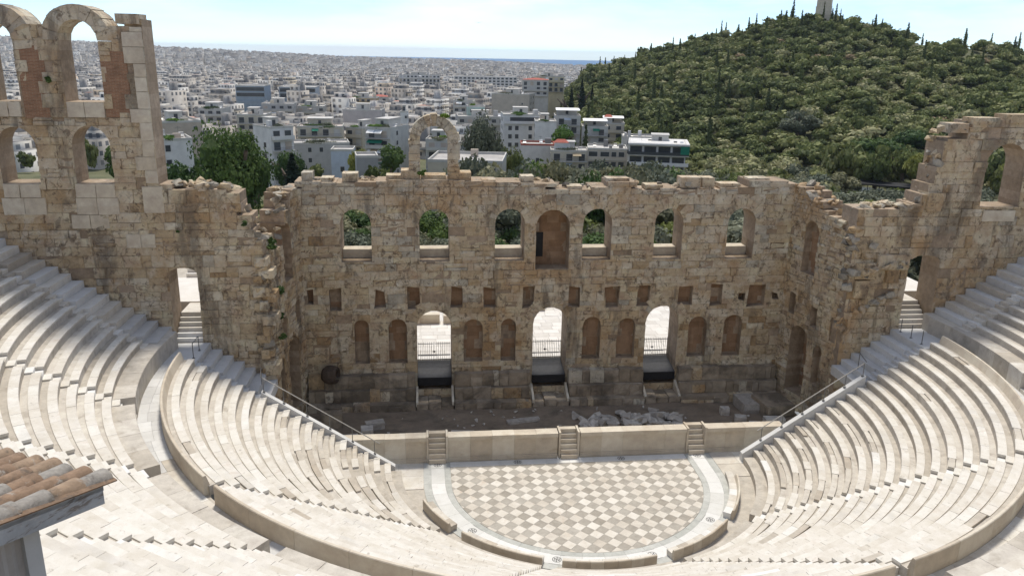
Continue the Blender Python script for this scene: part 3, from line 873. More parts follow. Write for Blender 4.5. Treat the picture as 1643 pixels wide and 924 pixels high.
for (x0, x1, z0, z1) in ((-11.7, -10.3, 18.05, 18.9), (-8.15, -6.4, 18.05, 18.75), (-10.2, -8.3, 18.05, 18.55)):
    mb = MB(); rough_block(mb, fa, x0, x1, z0, z1, -.12, 1.4, 0, rnd.uniform(.3, .8), rnd, .05)
    pass; mb.build('foot_block', M_wall, arc)

# ---- dark footing in front of the stage wall
foot = empty('wall_footing', (0, 11.8, 0)); tag(foot, 'dark lichen covered stone footing along the base of the stage wall', 'footing')
ff = Frame((0, -11.8, 0), (1, 0, 0), (0, 1, 0))
rdf = random.Random(8)
segs = [(-19.2, -10.85), (-7.75, -1.6), (1.55, 7.75), (10.75, 19.1)]
for (a, b) in segs:
    for (ya, yb, z0, z1, pj) in ((10.85, 12.6, -.1, .78, .06), (11.55, 12.6, .78, 1.75, .05), (11.95, 12.60, 1.75, 2.85, .05)):
        u = a
        while u < b:
            w = min(rdf.uniform(.45, 1.5), b - u)
            if rdf.random() < .05: u += w; continue
            zz = z1 + (rdf.uniform(-.10, .04) if rdf.random() < .8 else rdf.uniform(-.4, 0)); yy = ya + rdf.uniform(-pj, pj)
            mb = MB(); f2 = Frame((0, yy - 11.8, 0), (1, 0, 0), (0, 1, 0))
            rough_block(mb, f2, u + .01, u + w - .01, z0 + .005, zz, 0, yb - yy - rdf.uniform(0, .003), 0, rdf.random(), rdf, .04)
            pass
            mb.build('footing_block', M_podium if rdf.random() < .72 else M_wall, foot); u += w
for (a, b) in segs:
    for k, (y0, z0, z1) in enumerate(((10.94, -.1, .73), (11.62, .73, 1.69), (12.01, 1.69, 2.77))):
        mb = MB(); mb.box(a + .02 + .01 * k, b - .02 - .01 * k, y0 - 11.8, 12.61 - 11.8 + .002 * k, z0, z1, t=.3 + .1 * k); mb.build('footing_core', M_podium, foot)
for c in DOORS:                              # lower course and cheeks in the door bays
    for k in range(3):
        a = c - 1.5 + k * 1.0; f2 = Frame((0, 10.95 - 11.8, 0), (1, 0, 0), (0, 1, 0)); zz = rdf.uniform(.55, .85)
        mb = MB(); rough_block(mb, f2, a + .01, a + .98, -.1, zz, 0, 1.7, 0, rdf.random(), rdf, .05)
        pass; mb.build('footing_block', M_podium, foot)
    for s in (-1, 1):
        mb = MB(); x = c + s * 1.42; mb.add([(x - .09, 11.0 - 11.8, .5), (x + .09, 11.0 - 11.8, .5), (x + .09, .8, .5), (x - .09, .8, .5), (x - .09, 11.0 - 11.8, .85), (x + .09, 11.0 - 11.8, .85), (x + .09, .8, 1.62), (x - .09, .8, 1.62)],
                            [(4, 5, 6, 7), (0, 1, 5, 4), (1, 2, 6, 5), (3, 0, 4, 7), (2, 3, 7, 6)], 0, 1.0); mb.build('cheek_slab', M_pale, foot)

# ---- side walls of the stage (parascenia)
def paras(sx):
    s = sx; A = Vector((s * 19.25, 12.6, 0)); B = Vector((s * 20.85, 5.5, 0)); L = (B - A).length
    nm = 'right' if s > 0 else 'left'
    root = empty('stage_side_wall'); tag(root, 'ruined %s side wall of the stage with %s' % (nm, 'arched niche and dark doorway' if s > 0 else 'broken mossy front edge'), 'wall')
    if s > 0: fr = Frame(A, B - A, ((B - A).cross(Vector((0, 0, 1)))) * -1 if ((B - A).cross(Vector((0, 0, 1)))).x < 0 else (B - A).cross(Vector((0, 0, 1))))
    else: fr = Frame(B, A - B, Vector((-1, .2254, 0)))
    D = fr.D
    op = [(arch(1.75, 3.35, 11.3, 15.5), .7), (rect(.85, 1.65, 7.7, 9.4), .7), (rect(3.45, 4.3, 7.3, 8.95), .7), (rect(5.8, 6.6, 6.9, 8.8), .7), (arch(1.45, 3.6, 1.2, 6.95), 1.5), (arch(4.4, 5.3, 2.8, 6.1), .7)]
    if s < 0: op = [([(L - u, v) for u, v in reversed(p)], d) for p, d in op]
    tp = prof_fn([(0, 18.0), (1.4, 17.8), (2.2, 17.3), (3.2, 17.0), (3.6, 16.4), (5.0, 16.2), (6.0, 16.0), (6.5, 15.0), (7.3, 14.4)]) if s > 0 else prof_fn([(0, 14.6), (.5, 15.6), (2.0, 15.4), (2.6, 14.2), (3.8, 14.0), (4.6, 16.0), (5.8, 17.5), (7.3, 17.9)])
    masonry(root, fr, 0, L, -.1, tp, op, 1.9, 31 + s, hs=(.28, .55), ws=(.35, 1.1), nmax=300, amp=.05)
for s in (-1, 1): paras(s)

# ---- side (retaining) walls with upper arcades
YF = 5.5
lw = empty('arcade_wall', (-30, YF, 0)); tag(lw, 'tall ruined left side wall with two storeys of open arches', 'wall')
fl = Frame((30, 0, 0), (1, 0, 0), (0, 1, 0))
top_l = prof_fn([(-40.2, 27.6), (-36.05, 27.6), (-36.0, 27.55), (-34.35, 27.6), (-34.2, 28.7), (-32.1, 28.8), (-31.9, 27.6), (-29.5, 27.6), (-29.4, 28.85), (-28.0, 28.9), (-28.3, 29.1), (-26.8, 29.0), (-26.42, 28.8), (-25.6, 28.7), (-25.55, 19.0), (-22.85, 18.9), (-22.75, 18.4), (-22.05, 18.4), (-22.0, 17.1), (-21.6, 17.0), (-21.25, 16.0), (-21.0, 15.5), (-20.6, 15.2)])
opl = [(rect(-26.85, -20, 19.02, 31), None), (arch(-26.85, -25.0, DZ, 13.5, flat_=.45), None), (arch(-31.8, -29.5, 19.08, 22.7, flat_=1.15), None), (arch(-36.2, -33.9, 19.07, 22.6, flat_=1.15), None), (arch(-40.6, -38.3, 19.07, 22.6, flat_=1.15), None),
       (rect(-31.8, -29.5, 24.12, 28.2), None), (rect(-36.1, -34.4, 24.1, 28.2), None), (rect(-40.5, -38.6, 24.1, 28.2), None)]
BR = [(-29.35, -28.1, 23.3, 27.4), (-34.1, -32.9, 23.2, 27.3)]
bskip = lambda u, v: any(a < u < b and c < v < d for a, b, c, d in BR)
masonry(lw, fl, -40.2, -20.6, 4.0, top_l, opl, 2.0, 41, hs=(.42, .9), ws=(.6, 1.8), skip=bskip, amp=.035, levels=(.07, .9))
for (a, b, c, d) in BR:
    mb = MB(); prism(mb, fl, rect(a - .15, b + .15, c - .1, d + .1), .02, .06, 0, .5); mb.build('brick_patch', M_brick, lw)
rdl = random.Random(6)
for cx in (-30.65, -35.25):
    n = 9
    ri = 1.15 if cx > -32 else .88
    for k in range(n):
        a0, a1 = math.pi * k / n + .006, math.pi * (k + 1) / n - .006; ro = 2.05 + rdl.uniform(-.10, .08); zs = 27.75; sq = 1.05
        poly = [(cx + ri * math.cos(a0), zs + ri * math.sin(a0) * sq), (cx + ro * math.cos(a0), zs + ro * math.sin(a0)), (cx + ro * math.cos((a0 + a1) / 2), zs + ro * math.sin((a0 + a1) / 2)), (cx + ro * math.cos(a1), zs + ro * math.sin(a1)), (cx + ri * math.cos(a1), zs + ri * math.sin(a1) * sq)]
        mb = MB(); prism(mb, fl, poly, -.05 + rdl.uniform(-.03, .03), 2.02, 0, rdl.uniform(.5, 1), True, True); mb.build('voussoir', M_wall, lw)
for (a, b, c, d) in ((-31.75, -29.55, 23.2, 24.11), (-36.1, -34.45, 23.2, 24.1), (-31.9, -29.5, 18.2, 19.07), (-36.2, -34, 18.2, 19.06)):
    mb = MB(); f3 = Frame((30, 0, 0), (1, 0, 0), (0, 1, 0)); m_ = (a + b) / 2 + rdl.uniform(-.2, .2)
    for (p, q) in ((a, m_), (m_, b)):
        mb = MB(); rough_block(mb, f3, p + .01, q - .01, c, d, -.10, .4, 0, rdl.uniform(.5, 1), rdl, .012)
        pass
        mb.build('sill_block', M_pale, lw)
for (xa, xb, za, zb_) in ((-32.0, -29.4, 17.1, 18.18), (-36.4, -33.8, 17.1, 18.18), (-32.4, -30.1, 16.2, 17.08), (-29.2, -27.4, 14.9, 15.8), (-27.9, -26.6, 17.2, 18.9)):
    n_ = 2 if xb - xa > 1.6 else 1
    for q_ in range(n_):
        p, q = xa + (xb - xa) * q_ / n_, xa + (xb - xa) * (q_ + 1) / n_
        mb = MB(); rough_block(mb, fl, p + .01, q - .01, za, zb_, -.075, .1, 0, rdl.uniform(.3, .9), rdl, .015); mb.build('restored_block', M_pale, lw)
# quoins of paler stone at the tower end
z = 19.1
while z < 28.5:
    h = rdl.uniform(.75, 1.15); w = rdl.choice((.75, 1.25)); mb = MB()
    rough_block(mb, fl, -26.82 - w, -26.87 + .02 * rdl.random(), z + .01, min(z + h, 28.6) - .01, -.09, .1, 0, rdl.uniform(.4, 1), rdl, .012); mb.build('quoin', M_pale, lw); z += h
mb = MB(); f4 = Frame((30, 0, 0), (1, 0, 0), (0, 1, 0))
rough_block(mb, f4, -28.3, -26.95, 28.75, 29.35, -.12, 1.4, 0, .8, rdl, .05); pass; mb.build('capping_stone', M_wall, lw)
# broken masonry at the near end of the left wall
for k in range(26):
    x = rdl.uniform(-21.5, -20.9); z0 = rdl.uniform(5, 14.2); y0 = YF + rdl.uniform(-.4, -.05) ; f5 = Frame((30, y0 - YF, 0), (1, 0, 0), (0, 1, 0)); w, h = rdl.uniform(.5, 1.0), rdl.uniform(.4, .7)
    mb = MB(); rough_block(mb, f5, x, x + w, z0, z0 + h, 0, 1.3, 0, rdl.random(), rdl, .08)
    pass; mb.build('broken_block', M_wall, lw)

rw = empty('arcade_wall', (30, YF, 0)); tag(rw, 'broken right side wall with one arched opening and a doorway', 'wall')
fr_ = Frame((-30, 0, 0), (1, 0, 0), (0, 1, 0))
top_r = prof_fn([(20.5, 16.3), (20.7, 17.4), (25.15, 17.45), (25.2, 22.9), (27.0, 22.95), (27.1, 22.5), (27.7, 22.55), (28.1, 23.4), (29.0, 23.6), (29.2, 23.1), (30.2, 23.2), (30.5, 22.9), (30.7, 23.6), (34, 23.8), (40, 23.0)])
opr = [(rect(19, 25.35, 17.65, 25), None), (rect(25.3, 25.75, 18.35, 25), None), (rect(25.7, 26.1, 19.1, 25), None), (rect(26.05, 26.4, 20.3, 25), None), (rect(26.35, 26.6, 22.1, 25), None), (arch(25.15, 27.6, DZ, 13.9, flat_=.45), None), (arch(29.85, 32.9, 17.45, 22.0, flat_=1.0), None), (arch(35.2, 37.6, 17.45, 22.0), None)]
masonry(rw, fr_, 20.7, 40, 3.0, top_r, opr, 2.2, 51, hs=(.42, .9), ws=(.6, 1.8), amp=.035, levels=(.07, .9))
for (p, q, zz0, zz1) in ((30.2, 32.7, 16.4, 17.2),):
    mb = MB(); rough_block(mb, fr_, p, q, zz0, zz1, -.1, .6, 0, .9, rdl, .012); pass; mb.build('sill_block', M_pale, rw)
for (p, q, zz0, zz1, d0) in ((26.5, 27.9, 22.7, 23.35, -.15), (28.2, 30.2, 23.3, 23.75, -.1), (30.6, 33.0, 23.4, 24.0, -.12), (25.7, 26.8, 17.2, 18.5, -.3), (24.3, 25.5, 17.1, 17.6, -.1), (22.6, 25.0, 12.9, 14.0, -.35), (21.0, 22.6, 12.2, 13.4, -.3), (21.1, 22.1, 10.8, 12.1, -.35), (23.4, 24.4, 11.9, 13.0, -.3)):
    mb = MB(); rough_block(mb, fr_, p, q, zz0, zz1, d0, 1.2, 0, rdl.random(), rdl, .07); pass; mb.build('broken_block', M_wall, rw)

# ---- steps and sunlit landing behind the two side doorways
for s, x0, x1 in ((-1, -26.8, -25.05), (1, 25.2, 27.55)):
    st = empty('doorway_stair', (0, 6, 0)); tag(st, 'short marble flight rising through the %s side doorway' % ('left' if s < 0 else 'right'), 'stair', 'doorway stairs')
    for k in range(6):
        mb = MB(); mb.box(x0, x1, 5.62 - 6 + k * .32, 9.5 - 6, DZ - .3, DZ + .02 + .27 * (k + 1), t=rnd.random()); mb.build('step', M_marble, st)
    mb = MB(); mb.box(x0 - (3 if s < 0 else 2), x1 + 3, 3.5, 16 - 6, DZ - 4, DZ + 1.72, t=.6); mb.build('landing', M_plaza, st)
    for k in range(3):
        mb = MB(); mb.box(x0 - 2, x1 + 3, 10 + k * .4, 10.4 + k * .4 + (6 if k == 2 else 0), DZ - 4, DZ + 1.72 + .3 * (k + 1), t=.6); mb.build('upper_step', M_plaza, st)

# ---- doorway ramps and gates, plaza behind
for c, nmx in zip(DOORS, ('left', 'centre', 'right')):
    rp = empty('entrance_ramp', (c, YW, 0)); tag(rp, 'black sheeted ramp in the %s doorway of the stage wall' % nmx, 'ramp', 'entrance ramps')
    mb = MB(); mb.box(-1.36, 1.36, -.12, 2.9, 1.66, 2.34); mb.build('ramp_body', M_black, rp)
    mb = MB(); mb.add([(-1.36, -.12, 2.345), (1.36, -.12, 2.345), (1.36, 3.4, 2.96), (-1.36, 3.4, 2.96)], [(0, 1, 2, 3)]); mb.build('ramp_surface', M_ramp, rp)
    gt = empty('entrance_gate', (c, YW + 2.3, 2.75)); tag(gt, 'grey barred metal gate across the %s doorway' % nmx, 'gate', 'entrance gates')
    for s in (-1, 1):
        lf = empty('gate_leaf'); lf.parent = gt
        mb = MB()
        for k in range(9): mb.bar((s * (.06 + k * .155), 0, .08), (s * (.06 + k * .155), 0, 1.75), .016, 5)
        mb.build('bars', M_metal, lf)
        mb = MB()
        for z in (.1, .62, 1.6): mb.box(min(s * .03, s * 1.34), max(s * .03, s * 1.34), -.02, .02, z - .025, z + .025)
        mb.build('cross_rails', M_metal, lf)
    mb = MB(); mb.box(-.06, .06, -.05, -.022, .85, .98); mb.bar((-.16, -.04, .92), (.16, -.04, .92), .02); mb.build('lock', M_black, gt)

plaza = empty('plaza'); tag(plaza, 'bright paved court behind the stage wall', 'pavement', kind='structure')
mb = MB(); mb.box(-42, 42, 15.05, 58, 1.4, 2.86, t=.2); mb.build('plaza_bed', M_foot, plaza)
mb = MB(); rdp = random.Random(2); y = 15.1
while y < 57:
    h = rdp.uniform(.8, 1.1); x = -24
    while x < 24:
        w = rdp.uniform(.8, 1.6); zz = 2.93 + rdp.uniform(-.006, .006)
        mb.add([(x + .012, y + .012, zz), (x + w - .012, y + .012, zz), (x + w - .012, y + h - .012, zz), (x + .012, y + h - .012, zz)], [(0, 1, 2, 3)], 0, rdp.random()); x += w
    y += h
mb.build('paving_slabs', M_plaza, plaza, kind='stuff')
for i, (x, y, w, d, h) in enumerate(((-11.2, 24.0, 1.5, .9, .75), (-9.6, 24.1, 1.9, .9, .9), (-7.6, 24.0, 1.4, .9, .8), (.6, 27.5, 2.6, 1.2, .6), (1.0, 28.4, 2.2, 1.0, 1.3), (1.2, 29.4, 2.6, 1.0, 2.1), (9.8, 25.5, 1.6, .9, .7))):
    mb = MB(); fb = Frame((0, 0, 0), (1, 0, 0), (0, 1, 0))
    rough_block(mb, fb, -w / 2, w / 2, 0, h, 0, d, 0, .5, rdp, .03); pass
    o = mb.build('stone_block', M_parapet); o.location = (x, y, 2.93)
    tag(o, ['brown stone block at the left end of the row behind the left doorway', 'middle brown stone block of the row behind the left doorway', 'brown stone block at the right end of the row behind the left doorway', 'lowest front block of the stepped stones behind the centre doorway', 'middle block of the stepped stones behind the centre doorway', 'tallest rear block of the stepped stones behind the centre doorway', 'lone stone block seen through the right doorway'][i], 'stone block')

# ---- rubble on the stage
def rock_mesh(seed, sx, sy, sz):
    rd = random.Random(seed); bm = bmesh.new()
    for _ in range(13):
        p = Vector((rd.uniform(-1, 1), rd.uniform(-1, 1), rd.uniform(-1, 1)))
        m_ = max(abs(p.x), abs(p.y), abs(p.z)); p = p / m_ * rd.uniform(.8, 1)
        bm.verts.new((p.x * sx, p.y * sy, p.z * sz))
    bmesh.ops.convex_hull(bm, input=bm.verts)
    for v in [v for v in bm.verts if not v.link_faces]: bm.verts.remove(v)
    me = bpy.data.meshes.new('stone'); bm.to_mesh(me); bm.free(); me.materials.append(M_rubble)
    a = me.attributes.new('tint', 'FLOAT', 'FACE'); a.data.foreach_set('value', np.full(len(me.polygons), rd.random(), np.float32))
    return me
RK = [rock_mesh(100 + k, *(random.Random(k).uniform(.22, .5), random.Random(k + 50).uniform(.16, .32), random.Random(k + 90).uniform(.10, .24))) for k in range(12)]
rdk = random.Random(17)
def put_rock(x, y, z, sc, label, group=None):
    o = link('rubble_stone', RK[rdk.randrange(12)]); o.location = (x, y, z); o.scale = (sc,) * 3
    o.rotation_euler = (rdk.uniform(-.6, .6), rdk.uniform(-.6, .6), rdk.uniform(0, 6.3)); tag(o, label, 'stone', group); return o
for k in range(85):
    t = rdk.random(); x = 1.5 + t * 8.0; y = 7.6 + rdk.gauss(0, .85) - .8 * abs(t - .5)
    put_rock(x, y, .34 + max(0, .38 - abs(y - 7.6) * .3) * rdk.random(), rdk.uniform(1.0, 1.75), 'grey broken stone in the long rubble heap on the stage', 'stones of the rubble heap')
for k in range(60):
    put_rock(rdk.uniform(-15, 17), rdk.uniform(4.6, 10.4), .26, rdk.uniform(.2, .55), 'small loose stone scattered on the stage earth', 'scattered stage stones')
for (x, y, w, d, h, lab) in ((-7.4, 6.0, 1.7, .8, .45, 'flat grey stone slab lying behind the left stage stair'), (-6.2, 5.2, 1.2, .7, .5, 'pale pointed stone beside the flat slab on the stage'), (-2.6, 8.4, 2.6, .5, .22, 'long low dark slab lying in the middle of the stage earth'),
                            (13.6, 8.6, .7, .5, .6, 'small upright pale stone at the right of the stage'), (14.4, 7.3, .9, .6, .45, 'rounded stone left of the flat slab at the right of the stage'), (16.9, 6.7, 1.6, .7, .5, 'flat squared stone slab near the right end of the stage'), (15.1, 6.2, .8, .5, .4, 'low rounded stone nearest the right part of the stage front'),
                            (-13.9, 8.2, 1.4, .7, .5, 'tumbled stone at the left end of the stage earth'), (-14.4, 7.0, .9, .9, .6, 'pile topping pale stone at the left of the stage'), (-17.1, 8.5, 1.5, .9, 1.2, 'white upright boulder near the left handrail'),
                            (17.6, 8.7, 2.4, 2.6, 1.1, 'large dark squared block before the right stage doorway'), (15.9, 9.6, 1.6, 2.2, .8, 'low dark block left of the large block before the right stage doorway'), (-16.0, 5.4, 2.2, 1.6, .5, 'broken masonry lump beside the left handrail')):
    mb = MB(); fb = Frame((0, 0, 0), (1, 0, 0), (0, 1, 0))
    rough_block(mb, fb, -w / 2, w / 2, -.1, h, -d / 2, d / 2, 0, rdk.random(), rdk, .06); pass
    mb.add([fb.p(-w / 2, -.1, d / 2), fb.p(-w / 2, h, d / 2), fb.p(w / 2, h, d / 2), fb.p(w / 2, -.1, d / 2)], [(0, 1, 2, 3)], 0, .4)
    o = mb.build('stage_stone', M_rubble if h < 1.05 else M_podium); o.location = (x, y, .2); o.rotation_euler = (0, 0, rdk.uniform(-.3, .3)); tag(o, lab, 'stone')
# hollow dark drum standing in the corner
mb = MB(); n = 20
for (ra, rb, xa, xb, flip) in ((.62, .86, -.75, -.45, 0), (.86, .95, -.45, .0, 0), (.95, .9, .0, .5, 0), (.9, .78, .5, .72, 0), (.78, .66, .72, .74, 0), (.66, .6, .74, -.3, 0), (.6, .05, -.3, -.32, 0)):
    for k in range(n):
        a, b = 2 * math.pi * k / n, 2 * math.pi * (k + 1) / n
        mb.add([(xa, ra * math.cos(a), ra * math.sin(a)), (xa, ra * math.cos(b), ra * math.sin(b)), (xb, rb * math.cos(b), rb * math.sin(b)), (xb, rb * math.cos(a), rb * math.sin(a))], [(0, 1, 2, 3)], 0, .2)
o = mb.build('storage_jar', M_jar, smooth=True); o.location = (-17.45, 11.85, 2.85 + .22); o.scale = (.8, .78, .78); o.rotation_euler = (0, 0, -.25); tag(o, 'big dark round jar lying on the footing in the left corner', 'jar')

# ---- eroded lumps along the broken edges of the walls
def lump_mesh(seed, mat):
    me = rock_mesh(seed, .5, .42, .36); me.materials.clear(); me.materials.append(mat); return me
LW = [lump_mesh(900 + k, M_wall) for k in range(7)] + [lump_mesh(920 + k, M_lichen) for k in range(4)]
def lump(root, x, y, z, s):
    o = link('broken_block', LW[rdk.randrange(11)], root); o.location = (x - root.location.x, y - root.location.y, z - root.location.z)
    o.rotation_euler = (rdk.uniform(-.4, .4), rdk.uniform(-.4, .4), rdk.uniform(0, 6.3)); o.scale = (s * rdk.uniform(.8, 1.3), s * rdk.uniform(.8, 1.2), s * rdk.uniform(.8, 1.2))
def lump_line(root, pts, n, y0, y1, s0, s1):
    L_ = [math.dist(a, b) for a, b in zip(pts, pts[1:])]; tot = sum(L_)
    for _ in range(n):
        q = rdk.uniform(0, tot); k = 0
        while k < len(L_) - 1 and q > L_[k]: q -= L_[k]; k += 1
        f = q / max(L_[k], 1e-6); (xa, za), (xb, zb_) = pts[k], pts[k + 1]
        lump(root, xa + (xb - xa) * f + rdk.uniform(-.08, .08), rdk.uniform(y0, y1), za + (zb_ - za) * f + rdk.uniform(-.1, .06), rdk.uniform(s0, s1))
lump_line(lw, [(-26.1, 18.95), (-22.8, 18.8), (-22.3, 18.2), (-22.0, 17.2), (-21.5, 16.8), (-21.1, 15.7), (-20.8, 15.0)], 34, 5.7, 7.2, .5, 1.0)
lump_line(lw, [(-20.75, 15.0), (-20.7, 5.0)], 40, 5.55, 6.6, .5, 1.0)
lump_line(rw, [(20.75, 16.8), (21.5, 17.3), (25.0, 17.4), (26.0, 18.4), (26.4, 20.5), (26.6, 22.6)], 44, 5.7, 7.3, .5, 1.0)
lump_line(rw, [(26.6, 22.8), (28.2, 23.1), (30.4, 23.2), (33, 23.5)], 26, 5.7, 7.3, .5, 1.0)
lump_line(rw, [(20.75, 16.0), (20.8, 8.0)], 30, 5.5, 6.3, .5, .95)
lump_line(rw, [(20.8, 12.6), (22.6, 13.0), (24.8, 13.4)], 26, 5.2, 5.5, .5, 1.0)
lump_line(rw, [(21.2, 9.5), (24.4, 11.2)], 16, 5.3, 5.5, .4, .7)
lump_line(skene, [(-19.3, 18.0), (-11.5, 18.1)], 16, 12.9, 14.6, .35, .7)
lump_line(skene, [(-6.2, 18.0), (-.4, 18.0), (3.6, 17.5), (6.2, 18.0), (15.0, 17.6), (19.2, 17.9)], 40, 12.9, 14.6, .35, .75)
psl = [o_ for o_ in bpy.data.objects if o_.name.startswith('stage_side_wall')]
for o_ in psl:
    sgn = 1 if 'right' in o_['label'] else -1
    for k in range(34):
        f = rdk.random(); x = sgn * (19.4 + 1.5 * f); y = 12.4 - 6.8 * f
        zt_ = float(np.interp(f, [0, .2, .3, .45, .5, .8, .9, 1], [17.9, 17.7, 17.2, 16.9, 16.3, 15.9, 15.0, 14.5])) if sgn > 0 else float(np.interp(f, [0, .2, .37, .48, .64, .73, .93, 1], [17.8, 17.4, 16.0, 14.1, 14.2, 15.3, 15.5, 14.8]))
        lump(o_, x + sgn * rdk.uniform(.1, 1.4), y, zt_ + rdk.uniform(-.15, .1), rdk.uniform(.5, .95))

# ================================================================== HUT IN THE NEAR CORNER
M_tile = [stone('clay_tile_%d' % k, [(0, tuple(c_ * .85 for c_ in c)), (1, c)], 9.0, stains=[((5, 5, 5), .54, .66, (.10, .085, .07), .7), ((7, 7, 7), .58, .68, (.36, .34, .30), .65), ((2.5, 2.5, 2.5), .55, .7, (.30, .19, .11), .5)], bumps=(30, .6, .012), grain_amt=.7) for k, c in enumerate(((.26, .175, .115), (.30, .215, .145), (.22, .15, .10), (.30, .275, .24), (.12, .10, .08)))]
M_paint = stone('peeling_grey_paint', [(0, (.36, .40, .42)), (1, (.42, .46, .48))], 2.0, stains=[((3, 3, 14), .52, .62, (.16, .13, .10), .75), ((6, 6, 25), .56, .66, (.52, .50, .45), .6)], bumps=(14, .6, .01), rough=.75)
M_sheet = plain('corrugated_sheet', (.40, .41, .40), .6, .15, 2)
M_post = plain('grey_painted_post', (.46, .50, .51), .6, .08, 3)
E0 = Vector((-13.52, -39.18, 22.86)); ev = Vector((-.9032, .4292, 0)); upv = Vector((-.4292, -.9032, 0)); SL = math.tan(R(11))
hut = empty('hut', (E0.x, E0.y, 20.2)); tag(hut, 'small hut with clay barrel tiles and peeling grey bargeboard in the corner', 'hut')
HO = Vector((E0.x, E0.y, 20.2))
def hp(a, b, c):                            # a along eave, b up the slope (horizontal metres), c height above the roof plane
    q = E0 + ev * a + upv * b; return Vector((q.x, q.y, q.z + SL * b + c)) - HO
rdh = random.Random(9)
mb = MB(); 
q = [hp(.02, .05, -.09), hp(6, .05, -.09), hp(6, 6, -.09), hp(.02, 6, -.09)]; w_ = [v + Vector((0, 0, .05)) for v in q]
mb.add(q + w_, [(0, 1, 2, 3), (4, 5, 6, 7), (0, 1, 5, 4), (1, 2, 6, 5), (2, 3, 7, 6), (3, 0, 4, 7)]); mb.build('roof_deck', M_paint, hut)
ntile = 0
for i in range(13):
    for j in range(10):
        a = .12 + i * .232 + rdh.uniform(-.012, .012); b0 = -.04 + j * .36 + rdh.uniform(-.02, .02) + (.10 * ((i * 7) % 3 - 1) * .4)
        L = .46; r0_, r1_ = .112, .092
        mb = MB(); n = 7; vs = []
        for (b, r, lift) in ((b0, r0_, .052), (b0 + L, r1_, .028)):
            for rr_ in (r, r - .016):
                for k in range(n + 1):
                    an = math.pi * k / n; vs.append(hp(a + rr_ * math.cos(an), b, -.03 + lift + rr_ * math.sin(an) * .85))
        m1 = n + 1; fs = []
        for k in range(n):
            fs += [(k, k + 1, 2 * m1 + k + 1, 2 * m1 + k), (m1 + k, m1 + k + 1, k + 1, k), (m1 + k + 1, m1 + k, 3 * m1 + k, 3 * m1 + k + 1)]
        mb.add(vs, fs); mt = M_tile[0 if i else 3] if rdh.random() < .3 else rdh.choice(M_tile[:3] + M_tile[:2] + [M_tile[4]] + ([M_tile[3]] * 3 if i < 3 else []))
        mb.build('roof_tile', mt, hut, smooth=True)
for i in range(12):                           # channel tiles between the covers
    mb = MB(); a = .12 + (i + .5) * .232; n = 5
    vs = [hp(a + .10 * math.cos(math.pi + math.pi * k / n), b, .035 + .085 * math.sin(math.pi + math.pi * k / n)) for b in (-.02, 3.6) for k in range(n + 1)]
    mb.add(vs, [(k, k + 1, n + 1 + k + 1, n + 1 + k) for k in range(n)]); mb.build('channel_tile', M_tile[i % 3], hut, smooth=True)
def slab(nm, pts, th, mat):
    mb = MB(); p = [Vector(x) for x in pts]; nrm = (p[1] - p[0]).cross(p[3] - p[0]).normalized() * th
    mb.add(p + [x + nrm for x in p], [(0, 1, 2, 3), (7, 6, 5, 4), (0, 4, 5, 1), (1, 5, 6, 2), (2, 6, 7, 3), (3, 7, 4, 0)], t=.5); return mb.build(nm, mat, hut)
slab('verge_gutter', [hp(-.03, -.10, .0), hp(-.03, 4, .0), hp(.05, 4, .035), hp(.05, -.10, .035)], .018, M_tile[2])
slab('bargeboard', [hp(.02, .06, -.25), hp(.02, 4, -.25), hp(.02, 4, -.05), hp(.02, .06, -.05)], .035, M_paint)
slab('eave_board', [hp(.05, .08, -.26), hp(6, .08, -.26), hp(6, .08, -.10), hp(.05, .08, -.10)], .03, M_paint)
zb = lambda q: Vector((q.x, q.y, .0))
def wallpt(a, b, top): v = hp(a, b, -.28); return Vector((v.x, v.y, v.z if top else 0.0))
slab('corner_post', [wallpt(.22, .72, 0), wallpt(.22, .90, 0), wallpt(.22, .90, 1), wallpt(.22, .72, 1)], .14, M_post)
mb = MB(); n = 60; vs = []
for k in range(n + 1):
    b = .90 + 3.2 * k / n; a = .27 + (.018 if k % 2 else -.0); v = hp(a, b, -.24)
    vs += [(v.x, v.y, 0), (v.x, v.y, v.z)]
mb.add(vs, [(2 * k, 2 * k + 2, 2 * k + 3, 2 * k + 1) for k in range(n)]); mb.build('corrugated_wall', M_sheet, hut)
mb = MB(); vs = []
for k in range(n + 1):
    a = .36 + 4.5 * k / n; v = hp(a, .74 + (.018 if k % 2 else 0), -.24); vs += [(v.x, v.y, 0), (v.x, v.y, v.z)]
mb.add(vs, [(2 * k, 2 * k + 2, 2 * k + 3, 2 * k + 1) for k in range(n)]); mb.build('corrugated_wall', M_sheet, hut)

# slope of the rock behind the top row, up to where one stands
mb = MB(); prof = [(37.9, 15.9), (39.5, 16.6), (42, 19.6), (44, 21.4), (47, 23.8), (50, 25.6), (56, 28.0), (70, 34)]
vs = []
for k in range(61):
    ph = math.pi * k / 60
    for r, z in prof: vs.append((r * math.cos(ph), CY - r * math.sin(ph), z + rnd.uniform(-.08, .08)))
n = len(prof); mb.add(vs, [(k * n + i, k * n + i + 1, (k + 1) * n + i + 1, (k + 1) * n + i) for k in range(60) for i in range(n - 1)])
o = mb.build('hillside', M_dirt, smooth=True); tag(o, 'earth slope behind the top row', 'hillside', kind='structure')

